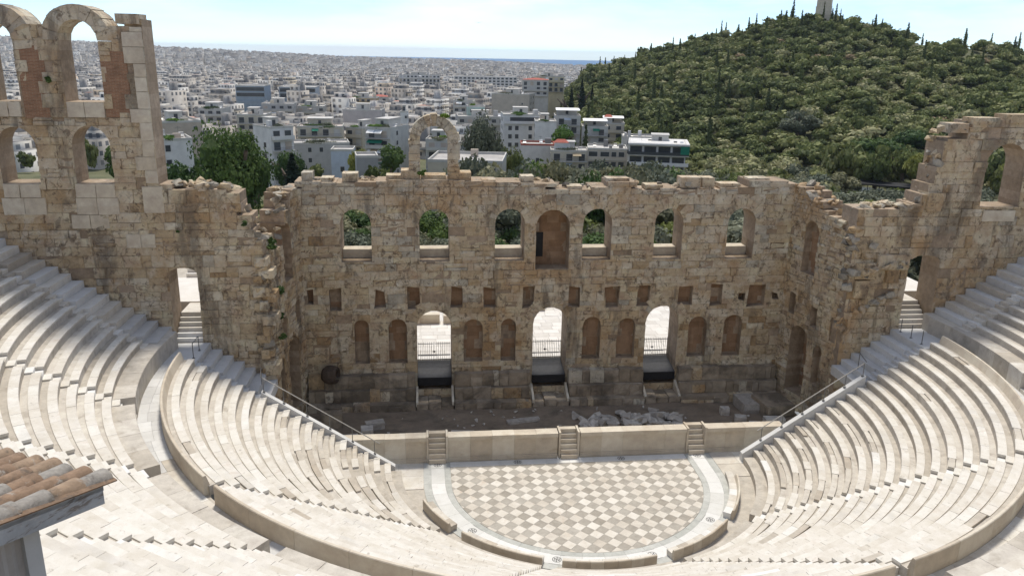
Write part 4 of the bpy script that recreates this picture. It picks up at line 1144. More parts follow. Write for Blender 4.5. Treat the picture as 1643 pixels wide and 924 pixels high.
# ================================================================== LAND
_d = [60, 90, 150, 220, 300, 500, 1000, 2000, 2800]
_z = [2.2, 1.5, -3, -9, -12, -17, -27, -40, -46]
AZR = [-80, -40, -26, -17.5, -11, -5, 3.4, 10, 14, 40, 80]
ZR = [50, 50, 40, 11, -6, -24, -30, -46, -60, -70, -70]
HA = [9, 9.9, 11.7, 13.8, 15.9, 17.9, 19.9, 21.9, 23.4, 25.3, 26.8, 29.4, 31.2, 33.0, 35.3, 37.8, 50, 80]
HD = [760, 740, 700, 680, 650, 625, 600, 585, 570, 560, 560, 565, 570, 580, 590, 600, 640, 700]
HZ = [-12, -6, 11, 17, 26, 31, 37, 41, 45, 47.5, 47.5, 42, 39.5, 37, 34, 30, 20, 10]
def sm(t): t = np.clip(t, 0, 1); return t * t * (3 - 2 * t)
def land(az, d):
    az = np.asarray(az, float); d = np.asarray(d, float)
    b = np.interp(d, _d, _z); zr = np.interp(az, AZR, ZR)
    b = b + (zr - b) * sm((d - 1500) / 2500.0)
    far = np.where((az > 4), sm((d - 4200) / 5200.0), sm((d - 4400) / 2200.0))
    b = b + (-100 - b) * far
    hd = np.interp(az, HA, HD); hz = np.interp(az, HA, HZ)
    t = (d - 265) / (hd - 265)
    up = -10.5 + (hz + 10.5) * np.where(t <= 1, np.clip(t, 0, 1) ** 1.15, 1)
    up = np.where(d > hd, hz - (d - hd) * .22, up)
    w = sm((az - 7.5) / 4.0)
    b2 = np.maximum(b, up)
    return b + (b2 - b) * w
def azd(x, y): return np.degrees(np.arctan2(np.asarray(x) - CAM[0], np.asarray(y) - CAM[1])), np.hypot(np.asarray(x) - CAM[0], np.asarray(y) - CAM[1])
def land_xy(x, y): return float(land(*azd(x, y)))

M_ground = stone('scrub_ground', [(0, (.10, .105, .052)), (1, (.125, .125, .065))], .05,
                 stains=[((.02, .02, .02), .45, .65, (.075, .09, .038), .7), ((.06, .06, .06), .60, .72, (.27, .23, .15), .6)], bumps=(.5, .5, .3))
A = np.radians(np.linspace(-82, 82, 330)); D = np.concatenate([np.linspace(62.6, 900, 150), np.geomspace(910, 12000, 90)])
aa, dd = np.meshgrid(A, D, indexing='ij'); dd = dd + (np.minimum(62.63 / np.cos(aa), 160) - 62.63) * np.clip(1 - (dd - 62.6) / 2000, 0, 1) + .3; zz = land(np.degrees(aa), dd) + .5 * np.sin(dd * .11 + aa * 40) * (dd > 120) * (dd < 900)
V = np.stack([CAM[0] + dd * np.sin(aa), CAM[1] + dd * np.cos(aa), zz], -1).reshape(-1, 3)
na, nd = aa.shape; I = (np.arange(na - 1)[:, None] * nd + np.arange(nd - 1)[None, :]).ravel()
F = np.stack([I, I + 1, I + nd + 1, I + nd], -1)
o = link('ground', np_mesh('ground', V, F, M_ground, tint=rng.random(len(F)), smooth=True)); tag(o, 'dry ground running from the ruins out to the coast', 'ground', kind='structure')
M_sea, nt, b = new_mat('sea_water'); b.inputs['Base Color'].default_value = (.06, .17, .32, 1); b.inputs['Roughness'].default_value = .7; b.inputs['Specular IOR Level'].default_value = .08
A = np.radians(np.linspace(-82, 82, 200)); V = []
for a in A:
    for d in (2500, 7000, 12000, 18800): V.append((CAM[0] + d * math.sin(a), CAM[1] + d * math.cos(a), -88.0))
I = (np.arange(199)[:, None] * 4 + np.arange(3)[None, :]).ravel(); F = np.stack([I, I + 1, I + 5, I + 4], -1)
o = link('sea', np_mesh('sea', np.array(V), F, M_sea)); tag(o, 'flat blue sea on the horizon', 'sea', kind='structure')

# ================================================================== TREES
def leaf_mat(name, cols, dead=None, obj=True):
    m, nt, b = new_mat(name)
    t = tint_attr(nt); c = ramp(nt, t, cols)
    if obj:
        oi = nt.nodes.new('ShaderNodeObjectInfo')
        c = mix(nt, 1.0, c, ramp(nt, oi.outputs['Random'], [(0, (.60, .66, .66)), (.5, (1, 1, 1)), (1, (1.25, 1.12, .9))]), 'MULTIPLY')
    nt.links.new(c, b.inputs['Base Color']); b.inputs['Roughness'].default_value = .75
    tr = nt.nodes.new('ShaderNodeBsdfTranslucent'); nt.links.new(c, tr.inputs['Color'])
    ms = nt.nodes.new('ShaderNodeMixShader'); ms.inputs[0].default_value = .22
    out = [n for n in nt.nodes if n.type == 'OUTPUT_MATERIAL'][0]
    nt.links.new(b.outputs[0], ms.inputs[1]); nt.links.new(tr.outputs[0], ms.inputs[2]); nt.links.new(ms.outputs[0], out.inputs['Surface'])
    return m
L_pine = leaf_mat('pine_leaves', [(0, (0.090, 0.109, 0.032)), (.5, (0.155, 0.181, 0.053)), (1, (0.244, 0.271, 0.083))])
L_olive = leaf_mat('olive_leaves', [(0, (0.104, 0.113, 0.071)), (.5, (0.163, 0.174, 0.113)), (1, (0.247, 0.259, 0.184))])
L_green = leaf_mat('broad_leaves', [(0, (.038, .070, .020)), (.5, (.070, .120, .032)), (1, (.125, .190, .060))])
L_bright = leaf_mat('spring_leaves', [(0, (.07, .14, .02)), (1, (.19, .30, .06))])
L_cyp = leaf_mat('cypress_leaves', [(0, (.012, .022, .012)), (1, (.035, .055, .028))])
L_dead = leaf_mat('dry_leaves', [(0, (.11, .085, .06)), (1, (.20, .15, .11))])
L_mass = leaf_mat('wood_leaves', [(0, (0.084, 0.102, 0.039)), (.25, (0.139, 0.165, 0.052)), (.5, (0.202, 0.216, 0.076)), (.7, (0.261, 0.262, 0.117)), (.86, (0.326, 0.316, 0.168)), (1, (0.373, 0.252, 0.162))], obj=False)
M_bark = plain('bark', (.13, .10, .075), .9, .3, 5)

_ico = bmesh.new(); bmesh.ops.create_icosphere(_ico, subdivisions=1, radius=1); _ico.verts.ensure_lookup_table()
ICOV = np.array([v.co[:] for v in _ico.verts]); ICOF = np.array([[v.index for v in f.verts] for f in _ico.faces]); _ico.free()
def crown(seed, rx, rz, nb, nc, card, shape='round', core=.82):
    """leaf cards on clumps spread through the crown volume; returns V, F(quads), tint. Centre of the crown at z=0"""
    g = np.random.default_rng(seed); Vs, Fs, Ts = [], [], []; n0 = 0
    for k in range(nb):
        if shape == 'cypress':
            f = (k + .5) / nb; c = np.array([g.normal(0, .06) * rx, g.normal(0, .06) * rx, (-1 + 2 * f) * rz]); prof_ = math.sin(math.pi * min(1, (f * .92 + .06)) ** .75); br = np.array([rx * prof_, rx * prof_, rz / nb * 2.2])
        elif shape == 'flat':
            a = g.uniform(0, 6.28); q = math.sqrt(g.uniform(0, 1)) * .72; c = np.array([rx * q * math.cos(a), rx * q * math.sin(a), g.uniform(-.35, .45) * rz]); s = g.uniform(.32, .5); br = np.array([rx * s, rx * s, rz * s * .9])
        else:
            v = g.normal(size=3); v /= np.linalg.norm(v); q = g.uniform(.3, .68); c = v * q * np.array([rx, rx, rz]); s = g.uniform(.30, .52); br = np.array([rx * s, rx * s, rz * s])
        tb = g.uniform(0.1, .8)
        iv = ICOV * br * core * g.uniform(.85, 1.1, (len(ICOV), 1)) + c
        qf = np.concatenate([ICOF, ICOF[:, 2:3]], 1)
        Vs.append(iv); Fs.append(qf + n0); Ts.append(np.full(len(qf), tb * .6)); n0 += len(iv)  # inner clumps get a darker tint: crown shade put into the colour
        m = nc // nb
        dv = g.normal(size=(m, 3)); dv[:, 2] = np.abs(dv[:, 2]) * .9 + dv[:, 2] * .35; dv /= np.linalg.norm(dv, axis=1, keepdims=True)
        P = c + dv * br * g.uniform(.80, 1.14, (m, 1))
        nr = dv + g.normal(0, .55, (m, 3)); nr /= np.linalg.norm(nr, axis=1, keepdims=True)
        u = np.cross(nr, g.normal(size=(m, 3))); u /= np.linalg.norm(u, axis=1, keepdims=True) + 1e-9; w = np.cross(nr, u)
        s = card * g.uniform(.6, 1.3, (m, 1)); s2 = s * g.uniform(.5, .95, (m, 1))
        q = np.stack([P - u * s - w * s2 * .3, P + u * s * .2 - w * s2, P + u * s + w * s2 * .3, P - u * s * .2 + w * s2], 1).reshape(-1, 3)
        Vs.append(q); Fs.append((np.arange(m * 4).reshape(m, 4)) + n0); Ts.append(np.clip(tb + g.normal(0, .16, m) + .15 * dv[:, 2], 0, 1)); n0 += m * 4  # leaves facing up tinted lighter, light from above put into the colour
    return np.concatenate(Vs), np.concatenate(Fs), np.concatenate(Ts)
def fix_quads(V, F):
    return V, F
def crown_mesh(nm, mat, *a, **k):
    V, F, T = crown(*a, **k)
    me = bpy.data.meshes.new(nm)
    me.from_pydata(V.tolist(), [], [([i for i in f] if f[2] != f[3] else [f[0], f[1], f[2]]) for f in F.tolist()])
    me.materials.append(mat); at = me.attributes.new('tint', 'FLOAT', 'FACE'); at.data.foreach_set('value', T.astype(np.float32)); me.update()
    return me
def trunk_mesh(seed, H, r):
    rd = random.Random(seed); mb = MB(); bend = Vector((rd.uniform(-.1, .1) * H, rd.uniform(-.1, .1) * H, 0))
    pts = [(Vector((0, 0, -.6)), r * 1.25), (Vector((0, 0, H * .3)) + bend * .3, r), (Vector((0, 0, H * .62)) + bend * .8, r * .75)]
    ends = [(Vector((rd.uniform(-.3, .3) * H, rd.uniform(-.3, .3) * H, H * rd.uniform(.8, .98))) + bend, r * .3) for _ in range(4)]
    def tube(a, ra, b_, rb, n=6):
        d = (b_ - a).normalized(); u = d.orthogonal().normalized(); w = d.cross(u)
        vs = [p + u * (q * math.cos(6.283 * k / n)) + w * (q * math.sin(6.283 * k / n)) for p, q in ((a, ra), (b_, rb)) for k in range(n)]
        mb.add(vs, [(k, (k + 1) % n, n + (k + 1) % n, n + k) for k in range(n)])
    for (a, ra), (b_, rb) in zip(pts, pts[1:]): tube(a, ra, b_, rb)
    for e, re in ends: tube(pts[-1][0], pts[-1][1], e, re)
    return mb.mesh('trunk', M_bark, True)
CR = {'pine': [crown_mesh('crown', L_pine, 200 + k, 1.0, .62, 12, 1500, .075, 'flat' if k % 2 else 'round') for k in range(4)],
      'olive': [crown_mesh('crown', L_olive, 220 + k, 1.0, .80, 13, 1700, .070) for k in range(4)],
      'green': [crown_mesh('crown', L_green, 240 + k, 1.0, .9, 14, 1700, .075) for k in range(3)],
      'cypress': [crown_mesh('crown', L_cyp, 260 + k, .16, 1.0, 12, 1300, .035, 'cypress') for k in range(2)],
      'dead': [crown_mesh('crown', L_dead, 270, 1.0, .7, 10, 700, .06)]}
TR = [trunk_mesh(300 + k, 1.0, .06) for k in range(4)]
rdt = random.Random(23)
def tree(kind, x, y, z, H, rad, label, group=None, cat='tree', crown_me=None):
    t = empty(kind if kind.endswith('tree') else {'pine': 'pine_tree', 'olive': 'olive_tree', 'green': 'leafy_tree', 'cypress': 'cypress_tree', 'dead': 'dry_tree'}[kind], (x, y, z), rdt.uniform(0, 6.28))
    tag(t, label, cat, group)
    me = crown_me or rdt.choice(CR[kind])
    c = link('crown', me, t)
    if kind == 'cypress': c.location = (0, 0, H * .53); c.scale = (rad / .16, rad / .16, H * .5)
    else:
        rz = H * .43; zr_ = .62 if kind == 'pine' else .8 if kind == 'olive' else .9; c.location = (0, 0, H - rz); c.scale = (rad, rad, rz / zr_ * 1.02)
    tk = link('trunk', rdt.choice(TR), t); tk.scale = (H * .8, H * .8, H * .8)
    return t

# distinct trees
big = crown_mesh('crown', L_green, 500, 1.0, 1.0, 34, 9000, .036, core=.62)
tree('green', -35.2, 61.8, 1.6, 17.0, 5.6, 'big dark green leafy tree rising behind the gap in the left wall', crown_me=big)
tree('green', -43.5, 66, 1.2, 11.5, 3.6, 'smaller dark leafy tree beside the tall arcade wall', crown_me=CR['green'][1])
V_ = crown_mesh('crown', L_olive, 510, .42, 1.0, 22, 3200, .05)
o = tree('cypress', -33.5, 100.7, -1.0, 9.6, 1.9, 'slender dark conifer standing left of the grey concrete house')
eu = crown_mesh('crown', L_olive, 520, 1.0, 1.2, 28, 5200, .045, core=.6)
tree('olive', 2.6, 121, -2.5, 15.0, 4.6, 'tall grey green feathery tree right of the standing arch', crown_me=eu)
tree('olive', 9.2, 119, -2.4, 10.5, 2.3, 'yellowish feathery tree beside the tall grey green one', crown_me=crown_mesh('crown', L_pine, 521, 1.0, 1.2, 22, 2600, .05, core=.6))
bt = crown_mesh('crown', L_bright, 530, 1.0, .8, 16, 2600, .06)
tree('green', 36.4, 217.5, -9, 14.0, 5.4, 'bright spring green tree before the blank white house', crown_me=bt)
tree('cypress', 25.2, 88, -.5, 9.6, .85, 'narrow black cypress just behind the stage wall')
for i, (x, y, H, r_, lab) in enumerate(((66.0, 366, 19, 1.7, 'left one of the two tallest cypresses at the foot of the hill'), (72.5, 372, 19.5, 1.9, 'right one of the two tallest cypresses at the foot of the hill'), (52.5, 340, 11, 1.3, 'short cypress left of the two tallest cypresses'), (82, 392, 13, 1.2, 'cypress right of the two tallest cypresses'))):
    tree('cypress', x, y, land_xy(x, y), H, r_, lab)

def polar(az, d): a = math.radians(az); return CAM[0] + d * math.sin(a), CAM[1] + d * math.cos(a)

# ================================================================== CITY
def facade_mat(name, stops, glass=(.07, .075, .08)):
    """wall paint by tint; dark windows in a metre grid held by the uv map"""
    m, nt, b = new_mat(name)
    uv = nt.nodes.new('ShaderNodeUVMap'); uv.uv_map = 'uv'
    c = ramp(nt, tint_attr(nt), stops)
    g = noise(nt, pos(nt), .35, 5, .6)
    c = mix(nt, .35, c, ramp(nt, g, [(.3, (.32,) * 3), (.7, (.68,) * 3)]), 'OVERLAY')
    sp = nt.nodes.new('ShaderNodeSeparateXYZ'); nt.links.new(uv.outputs[0], sp.inputs[0])
    def fr(o, per):
        d = nt.nodes.new('ShaderNodeMath'); d.operation = 'DIVIDE'; nt.links.new(o, d.inputs[0]); d.inputs[1].default_value = per
        f = nt.nodes.new('ShaderNodeMath'); f.operation = 'FRACT'; nt.links.new(d.outputs[0], f.inputs[0])
        fl_ = nt.nodes.new('ShaderNodeMath'); fl_.operation = 'FLOOR'; nt.links.new(d.outputs[0], fl_.inputs[0]); return f.outputs[0], fl_.outputs[0]
    fu, iu = fr(sp.outputs['X'], 2.6); fv, iv = fr(sp.outputs['Y'], 3.05)
    def band(f, a, b_):
        x = nt.nodes.new('ShaderNodeMath'); x.operation = 'GREATER_THAN'; nt.links.new(f, x.inputs[0]); x.inputs[1].default_value = a
        y = nt.nodes.new('ShaderNodeMath'); y.operation = 'LESS_THAN'; nt.links.new(f, y.inputs[0]); y.inputs[1].default_value = b_
        return mul(nt, x.outputs[0], y.outputs[0])
    cb = nt.nodes.new('ShaderNodeCombineXYZ'); nt.links.new(iu, cb.inputs[0]); nt.links.new(iv, cb.inputs[1])
    wn_ = nt.nodes.new('ShaderNodeTexWhiteNoise'); nt.links.new(cb.outputs[0], wn_.inputs['Vector'])
    w = mul(nt, band(fu, .24, .72), band(fv, .22, .74)); keep = nt.nodes.new('ShaderNodeMath'); keep.operation = 'GREATER_THAN'; keep.inputs[1].default_value = .22; nt.links.new(wn_.outputs['Value'], keep.inputs[0])
    w = mul(nt, w, keep.outputs[0])
    ts = nt.nodes.new('ShaderNodeMath'); ts.operation = 'PINGPONG'; ts.inputs[1].default_value = .045; nt.links.new(tint_attr(nt), ts.inputs[0])
    strip = mul(nt, band(fv, .30, .66), band(ts.outputs[0], .026, .06)); mxm = nt.nodes.new('ShaderNodeMath'); mxm.operation = 'MAXIMUM'; nt.links.new(w, mxm.inputs[0]); nt.links.new(mul(nt, strip, .8), mxm.inputs[1]); w = mxm.outputs[0]
    gl = ramp(nt, wn_.outputs['Value'], [(.2, glass), (.55, (.11, .115, .12)), (.75, (.20, .17, .14)), (1, (.24, .25, .25))])
    c = mix(nt, w, c, gl); nt.links.new(c, b.inputs['Base Color']); b.inputs['Roughness'].default_value = .75
    return m
CITY = [(0, (.28, .255, .225)), (.18, (.43, .39, .335)), (.38, (.54, .495, .43)), (.58, (.62, .585, .52)), (.76, (.70, .68, .63)), (.90, (.54, .44, .35)), (.96, (.58, .50, .36)), (1, (.46, .27, .19))]
M_city = facade_mat('city_facade', CITY)
M_roof = stone('city_roof', [(0, (.14, .13, .125)), (.4, (.25, .24, .225)), (.8, (.38, .36, .335)), (.95, (.52, .50, .47)), (1, (.40, .16, .10))], .25, stains=[((.15, .15, .15), .55, .7, (.25, .23, .2), .5)], bumps=(2, .3, .05))
M_dark = plain('dark_glass', (.05, .055, .06), .25, .3, .5, 0, .5)
M_slab = plain('balcony_concrete', (.50, .48, .445), .8, .1, .5)
PAINT = {'tan': (.50, .42, .34), 'tan2': (.50, .44, .36), 'white': (.68, .66, .63), 'white2': (.53, .51, .465), 'cream': (.54, .485, .385), 'grey': (.44, .43, .41), 'blue': (.50, .55, .62), 'concrete': (.36, .355, .345),
         'pink': (.52, .47, .44), 'bluegrey': (.44, .48, .51), 'greybeige': (.46, .44, .39), 'green': (.42, .52, .46), 'stone': (.47, .42, .35), 'redtrim': (.66, .62, .58), 'yellow': (.60, .53, .36), 'steel': (.30, .36, .42), 'steel2': (.42, .46, .49), 'ochre': (.48, .38, .24)}
MP = {k: plain('paint_' + k, tuple(c_ * .92 for c_ in v), .8, .14, .4) for k, v in PAINT.items()}
M_redtile = plain('red_roof_tile', (.36, .10, .07), .8, .2, 1)
M_awn = plain('green_awning', (.015, .16, .10), .8, .15, 1)
M_canvas = plain('white_canvas', (.80, .79, .76), .7, .05, 1)
M_hedge = L_green
rdc = random.Random(31)

def near_building(x, y, zt, w, dp, nf, rot, style, col, label):
    zb = land_xy(x, y) - 3; fh = 3.05
    root = empty('house' if nf <= 3 else 'apartment_block', (x, y, zb), R(rot)); tag(root, label, 'house' if nf <= 3 else 'building')
    H = zt - zb; pm = MP[col]; z = lambda v: v
    mb = MB(); mb.box(-w / 2, w / 2, 0, dp, 0, H, t=.5); mb.build('wall', pm, root)
    mb = MB(); a = .18
    mb.box(-w / 2 - .05, w / 2 + .05, -.06, a, H, H + .55); mb.box(-w / 2 - .05, w / 2 + .05, dp - a, dp + .05, H, H + .55)
    mb.box(-w / 2 - .05, -w / 2 + a, a, dp - a, H, H + .55); mb.box(w / 2 - a, w / 2 + .05, a, dp - a, H, H + .55)
    mb.build('roof_parapet', MP['white2'] if col != 'redtrim' else M_redtile, root)
    mb = MB(); mb.add([(-w / 2 + a, a, H + .02), (w / 2 - a, a, H + .02), (w / 2 - a, dp - a, H + .02), (-w / 2 + a, dp - a, H + .02)], [(0, 1, 2, 3)], 0, rdc.uniform(.78, .96)); mb.build('roof', M_roof, root)
    vis = min(nf, int(H / fh))
    def window(u, zc, ww, hh, face=0, mat=M_dark):
        f = MB(); d = .05
        if face == 0:
            f.box(u - ww / 2 - .1, u + ww / 2 + .1, -.07, .0, zc - hh / 2 - .1, zc + hh / 2 + .1, skip=('k',))
        else:
            s = w / 2 * face; f.box(min(s, s + .07 * face), max(s, s + .07 * face), u - ww / 2 - .1, u + ww / 2 + .1, zc - hh / 2 - .1, zc + hh / 2 + .1)
        fo = f.build('window', M_slab, root)
        g = MB()
        if face == 0: g.box(u - ww / 2, u + ww / 2, -.09, -.072, zc - hh / 2, zc + hh / 2)
        else: g.box(min(s + .072 * face, s + .09 * face), max(s + .072 * face, s + .09 * face), u - ww / 2, u + ww / 2, zc - hh / 2, zc + hh / 2)
        g.build('pane', mat, fo)
    def balcony(u0, u1, zf, dep=1.2, solid=True, mat=None):
        m_ = MB(); m_.box(u0, u1, -dep, -.001, zf - .16, zf, 0); b_ = m_.build('balcony', M_slab, root)
        m_ = MB()
        if solid: m_.box(u0, u1, -dep, -dep + .1, zf, zf + .95); m_.box(u0, u0 + .1, -dep + .1, -.002, zf, zf + .95); m_.box(u1 - .1, u1, -dep + .1, -.002, zf, zf + .95)
        else:
            m_.box(u0, u1, -dep, -dep + .04, zf + .9, zf + .96)
            for q in range(int((u1 - u0) / .35) + 1): m_.box(u0 + q * .35, u0 + q * .35 + .04, -dep, -dep + .04, zf, zf + .9)
        m_.build('railing', mat or (pm if solid else M_metal), b_)
    def roof_room(u0, u1, y0, y1, h, mat=None):
        m_ = MB(); m_.box(u0, u1, y0, y1, H + .02, H + h); r_ = m_.build('roof_room', mat or pm, root)
        m_ = MB(); m_.box(u0 - .25, u1 + .25, y0 - .3, y1 + .2, H + h, H + h + .2); m_.build('room_roof', M_slab, r_)
        m_ = MB(); m_.box((u0 + u1) / 2 - .5, (u0 + u1) / 2 + .5, y0 - .03, y0 - .005, H + .5, H + h - .5); m_.build('room_window', M_dark, r_)
    def planting(u0, u1, y0, h):
        m_ = crown_mesh('roof_plants', rdc.choice([L_green, L_olive, L_bright]), rdc.randrange(9999), (u1 - u0) / 2, h * .7, 10, 500, .22); p = link('roof_plants', m_, root); p.location = ((u0 + u1) / 2, y0, H + .5); p.scale = (1, min(1, 1.6 / ((u1 - u0) / 2)), 1)
    def clutter(n):
        for _ in range(n):
            u, v = rdc.uniform(-w / 2 + .8, w / 2 - .8), rdc.uniform(1, dp - 1)
            m_ = MB(); m_.bar((u - .5, v, H + .9), (u + .5, v, H + .9), .24, 8); m_.add([(u - .5, v - 1.1, H + .2), (u + .5, v - 1.1, H + .2), (u + .5, v - .1, H + .8), (u - .5, v - .1, H + .8)], [(0, 1, 2, 3)]); m_.box(u - .45, u + .45, v - .1, v, H + .02, H + .75)
            m_.build('water_heater', rdc.choice([M_slab, M_metal, M_canvas]), root)
        m_ = MB(); u = rdc.uniform(-w / 3, w / 3); m_.bar((u, dp / 2, H), (u, dp / 2, H + 2.6), .04, 4); m_.box(u - .6, u + .6, dp / 2 - .02, dp / 2 + .02, H + 2.2, H + 2.28); m_.box(u - .4, u + .4, dp / 2 - .02, dp / 2 + .02, H + 2.45, H + 2.5); m_.build('aerial', M_metal, root)
    nwin = max(1, int(w / 3.2))
    for f in range(vis):
        zf = H - (f + 1) * fh
        if zf < .2: break
        if style in ('balc', 'garden', 'canopy', 'redroof'):
            for k in range(nwin): window(-w / 2 + w * (k + .5) / nwin, zf + 1.35, min(1.9, w / nwin * .55), 2.1, mat=M_dark if rdc.random() < .75 else rdc.choice([M_slab, MP['tan']]))
            if f or style != 'redroof': balcony(-w / 2 + .3, w / 2 - .3, zf + .15, 1.25, rdc.random() < .6)
            for sd in (-1, 1):
                if rdc.random() < .6: window(dp * .35, zf + 1.5, 1.2, 1.3, sd)
        elif style == 'strip':
            if f == 0:
                window(.4, zf + 1.7, w * .72, 1.5)
                balcony(-w / 2 + .4, w / 2 - .4, zf + .2, .9, True, MP['white'])
            else:
                for u in (-w * .33, -w * .16, w * .18): window(u, zf + 1.6, 1.25, 1.5)
            for v in (.25, .6): window(dp * v, zf + 1.5, 1.1, 1.6, 1); window(dp * v, zf + 1.5, 1.1, 1.6, -1)
        elif style == 'grid':
            for k in range(15): window(-w / 2 + w * (k + .5) / 15, zf + 1.6, w / 15 * .6, 1.7)
        elif style == 'modern':
            for k in range(4): window(-w / 2 + w * (k + .5) / 4, zf + 1.4, w / 4 - .7, 2.2)
            balcony(-w / 2 - .2, w / 2 + .9, zf + .1, 1.7, True, M_dark if f == 0 else MP['white'])
            for v in (.2, .5, .8): window(dp * v, zf + 1.4, dp * .2, 2.1, 1)
        elif style == 'loggia':
            for u, ww in ((-w * .36, w * .22), (-w * .06, w * .22), (w * .17, w * .12), (w * .36, w * .14)): window(u, zf + 1.45, ww, 2.0)
            balcony(-w / 2 + .2, w / 2 - .2, zf + .12, .7, True)
        elif style == 'glass':
            window(0, zf + 1.6, w * .94, 2.0, mat=M_dark if f < 2 else MP['steel'])
        elif style in ('low', 'hut', 'terrace'):
            for k in range(max(1, nwin - (style == 'low'))):
                if rdc.random() < .7: window(-w / 2 + w * (k + .5) / max(1, nwin), zf + 1.5, 1.0, 1.3)
        elif style == 'blank':
            if rdc.random() < .5: window(w * .32, zf + 1.5, .7, .9)
            for v in (.3, .7): window(dp * v, zf + 1.5, 1.2, 1.4, 1); window(dp * v, zf + 1.5, 1.2, 1.4, -1)
    if style in ('balc', 'low', 'blank', 'loggia', 'strip', 'terrace', 'hut') and w > 6:
        for _ in range(rdc.choice((1, 2, 3))):
            u_ = rdc.uniform(-w / 2 + 1, w / 2 - 1.5); v_ = rdc.uniform(1.2, dp - 2); ww_, hh_ = rdc.uniform(.8, 2.0), rdc.uniform(1.0, 2.4)
            m_ = MB(); m_.box(u_ - ww_ / 2, u_ + ww_ / 2, v_, v_ + rdc.uniform(.8, 2), H + .02, H + hh_); m_.build('roof_box', rdc.choice([MP['white'], MP['cream'], MP['tan'], MP['grey'], M_metal]), root)
        if rdc.random() < .55: planting(-w * .4, rdc.uniform(-.1, .3) * w, 1.0, rdc.uniform(.8, 1.4))
    if style in ('balc', 'garden', 'canopy') and w > 7:
        for f in range(min(vis, 4)):
            if rdc.random() < .5:
                u_ = rdc.uniform(-w * .35, w * .1); zz_ = H - f * fh - .35; ww_ = rdc.uniform(1.8, 3.2)
                m_ = MB(); m_.add([(u_, -.1, zz_), (u_ + ww_, -.1, zz_), (u_ + ww_, -1.35, zz_ - .75), (u_, -1.35, zz_ - .75)], [(0, 1, 2, 3)]); m_.build('awning', rdc.choice([M_canvas, MP['ochre'], MP['tan'], M_awn, MP['bluegrey']]), root)
    if style == 'garden': roof_room(-w * .28, w * .25, 3.5, dp - 1.5, 2.7); planting(-w * .45, w * .45, .8, 1.3); planting(-w * .1, w * .42, 1.6, 1.6)
    if style in ('balc', 'blank', 'strip'): roof_room(-w * .2, w * .15, dp * .4, dp * .8, 2.5, MP['white2'])
    if style in ('low', 'loggia', 'modern', 'balc', 'blank', 'strip', 'garden'): clutter(1 + int(w / 7))
    if style == 'canopy':
        m_ = MB(); 
        for u in (-w * .42, w * .42):
            for v in (.4, dp * .5): m_.bar((u, v, H), (u, v, H + 2.4), .06, 5)
        m_.build('canopy_posts', M_metal, root)
        m_ = MB(); m_.add([(-w * .47, .1, H + 2.3), (w * .47, .1, H + 2.3), (w * .47, dp * .55, H + 2.75), (-w * .47, dp * .55, H + 2.75), (-w * .47, .1, H + 2.4), (w * .47, .1, H + 2.4), (w * .47, dp * .55, H + 2.85), (-w * .47, dp * .55, H + 2.85)], [(4, 5, 6, 7), (0, 1, 5, 4), (1, 2, 6, 5), (3, 0, 4, 7), (0, 3, 2, 1)]); m_.build('canopy', M_canvas, root)
        roof_room(-w * .4, w * .4, dp * .6, dp * .95, 2.4)
    if style == 'redroof' or label.startswith('cream house'):
        m_ = MB(); u0, u1, y0, y1 = (-w / 2 - .2, w / 2 + .2, -.3, dp + .2) if style == 'redroof' else (-w * .42, -w * .02, 2.0, 5.5)
        hb = H + (.5 if style == 'redroof' else 2.5)
        if style != 'redroof': m_.box(u0 + .2, u1 - .2, y0 + .2, y1 - .2, H, hb, 1)
        cx_, cy_ = (u0 + u1) / 2, (y0 + y1) / 2
        m_.add([(u0, y0, hb), (u1, y0, hb), (u1, y1, hb), (u0, y1, hb), (cx_ - w * .1, cy_, hb + 1.0), (cx_ + w * .1, cy_, hb + 1.0)], [(0, 1, 5, 4), (1, 2, 5), (2, 3, 4, 5), (3, 0, 4)])
        m_.build('red_roof', [M_redtile, MP['white']], root)
    if style == 'modern':
        m_ = MB(); m_.add([(w / 2 + .1, -1.75, H - .1), (w / 2 + .95, -1.75, H - 1.5 * .1), (w / 2 + .95, dp * .5, H - .1), (w / 2 + .95, dp * .5, H - 2.6), (w / 2 + .95, -1.75, H - 2.6)], [(1, 2, 3, 4)]); m_.add([(w / 2 - 1.6, -1.78, H - .1), (w / 2 + .95, -1.78, H - .1), (w / 2 + .95, -1.78, H - 2.5), (w / 2 - 1.6, -1.78, H - 2.5)], [(0, 1, 2, 3)]); m_.build('green_awning', M_awn, root)
        m_ = MB(); m_.box(-w / 2 - .3, w / 2 + 1, -1.8, dp, H - .01, H + .5); m_.build('roof_slab', MP['white'], root)
        roof_room(-w * .1, w * .2, dp * .5, dp * .9, 2.2, MP['white2'])
    if 'green awnings' in label:
        for f in range(4):
            m_ = MB(); zz_ = H - f * fh - .4; m_.add([(-w * .4, -.1, zz_), (w * .2, -.1, zz_), (w * .2, -1.6, zz_ - .9), (-w * .4, -1.6, zz_ - .9)], [(0, 1, 2, 3)]); m_.build('awning', M_awn if f % 2 else M_canvas, root)
    return root

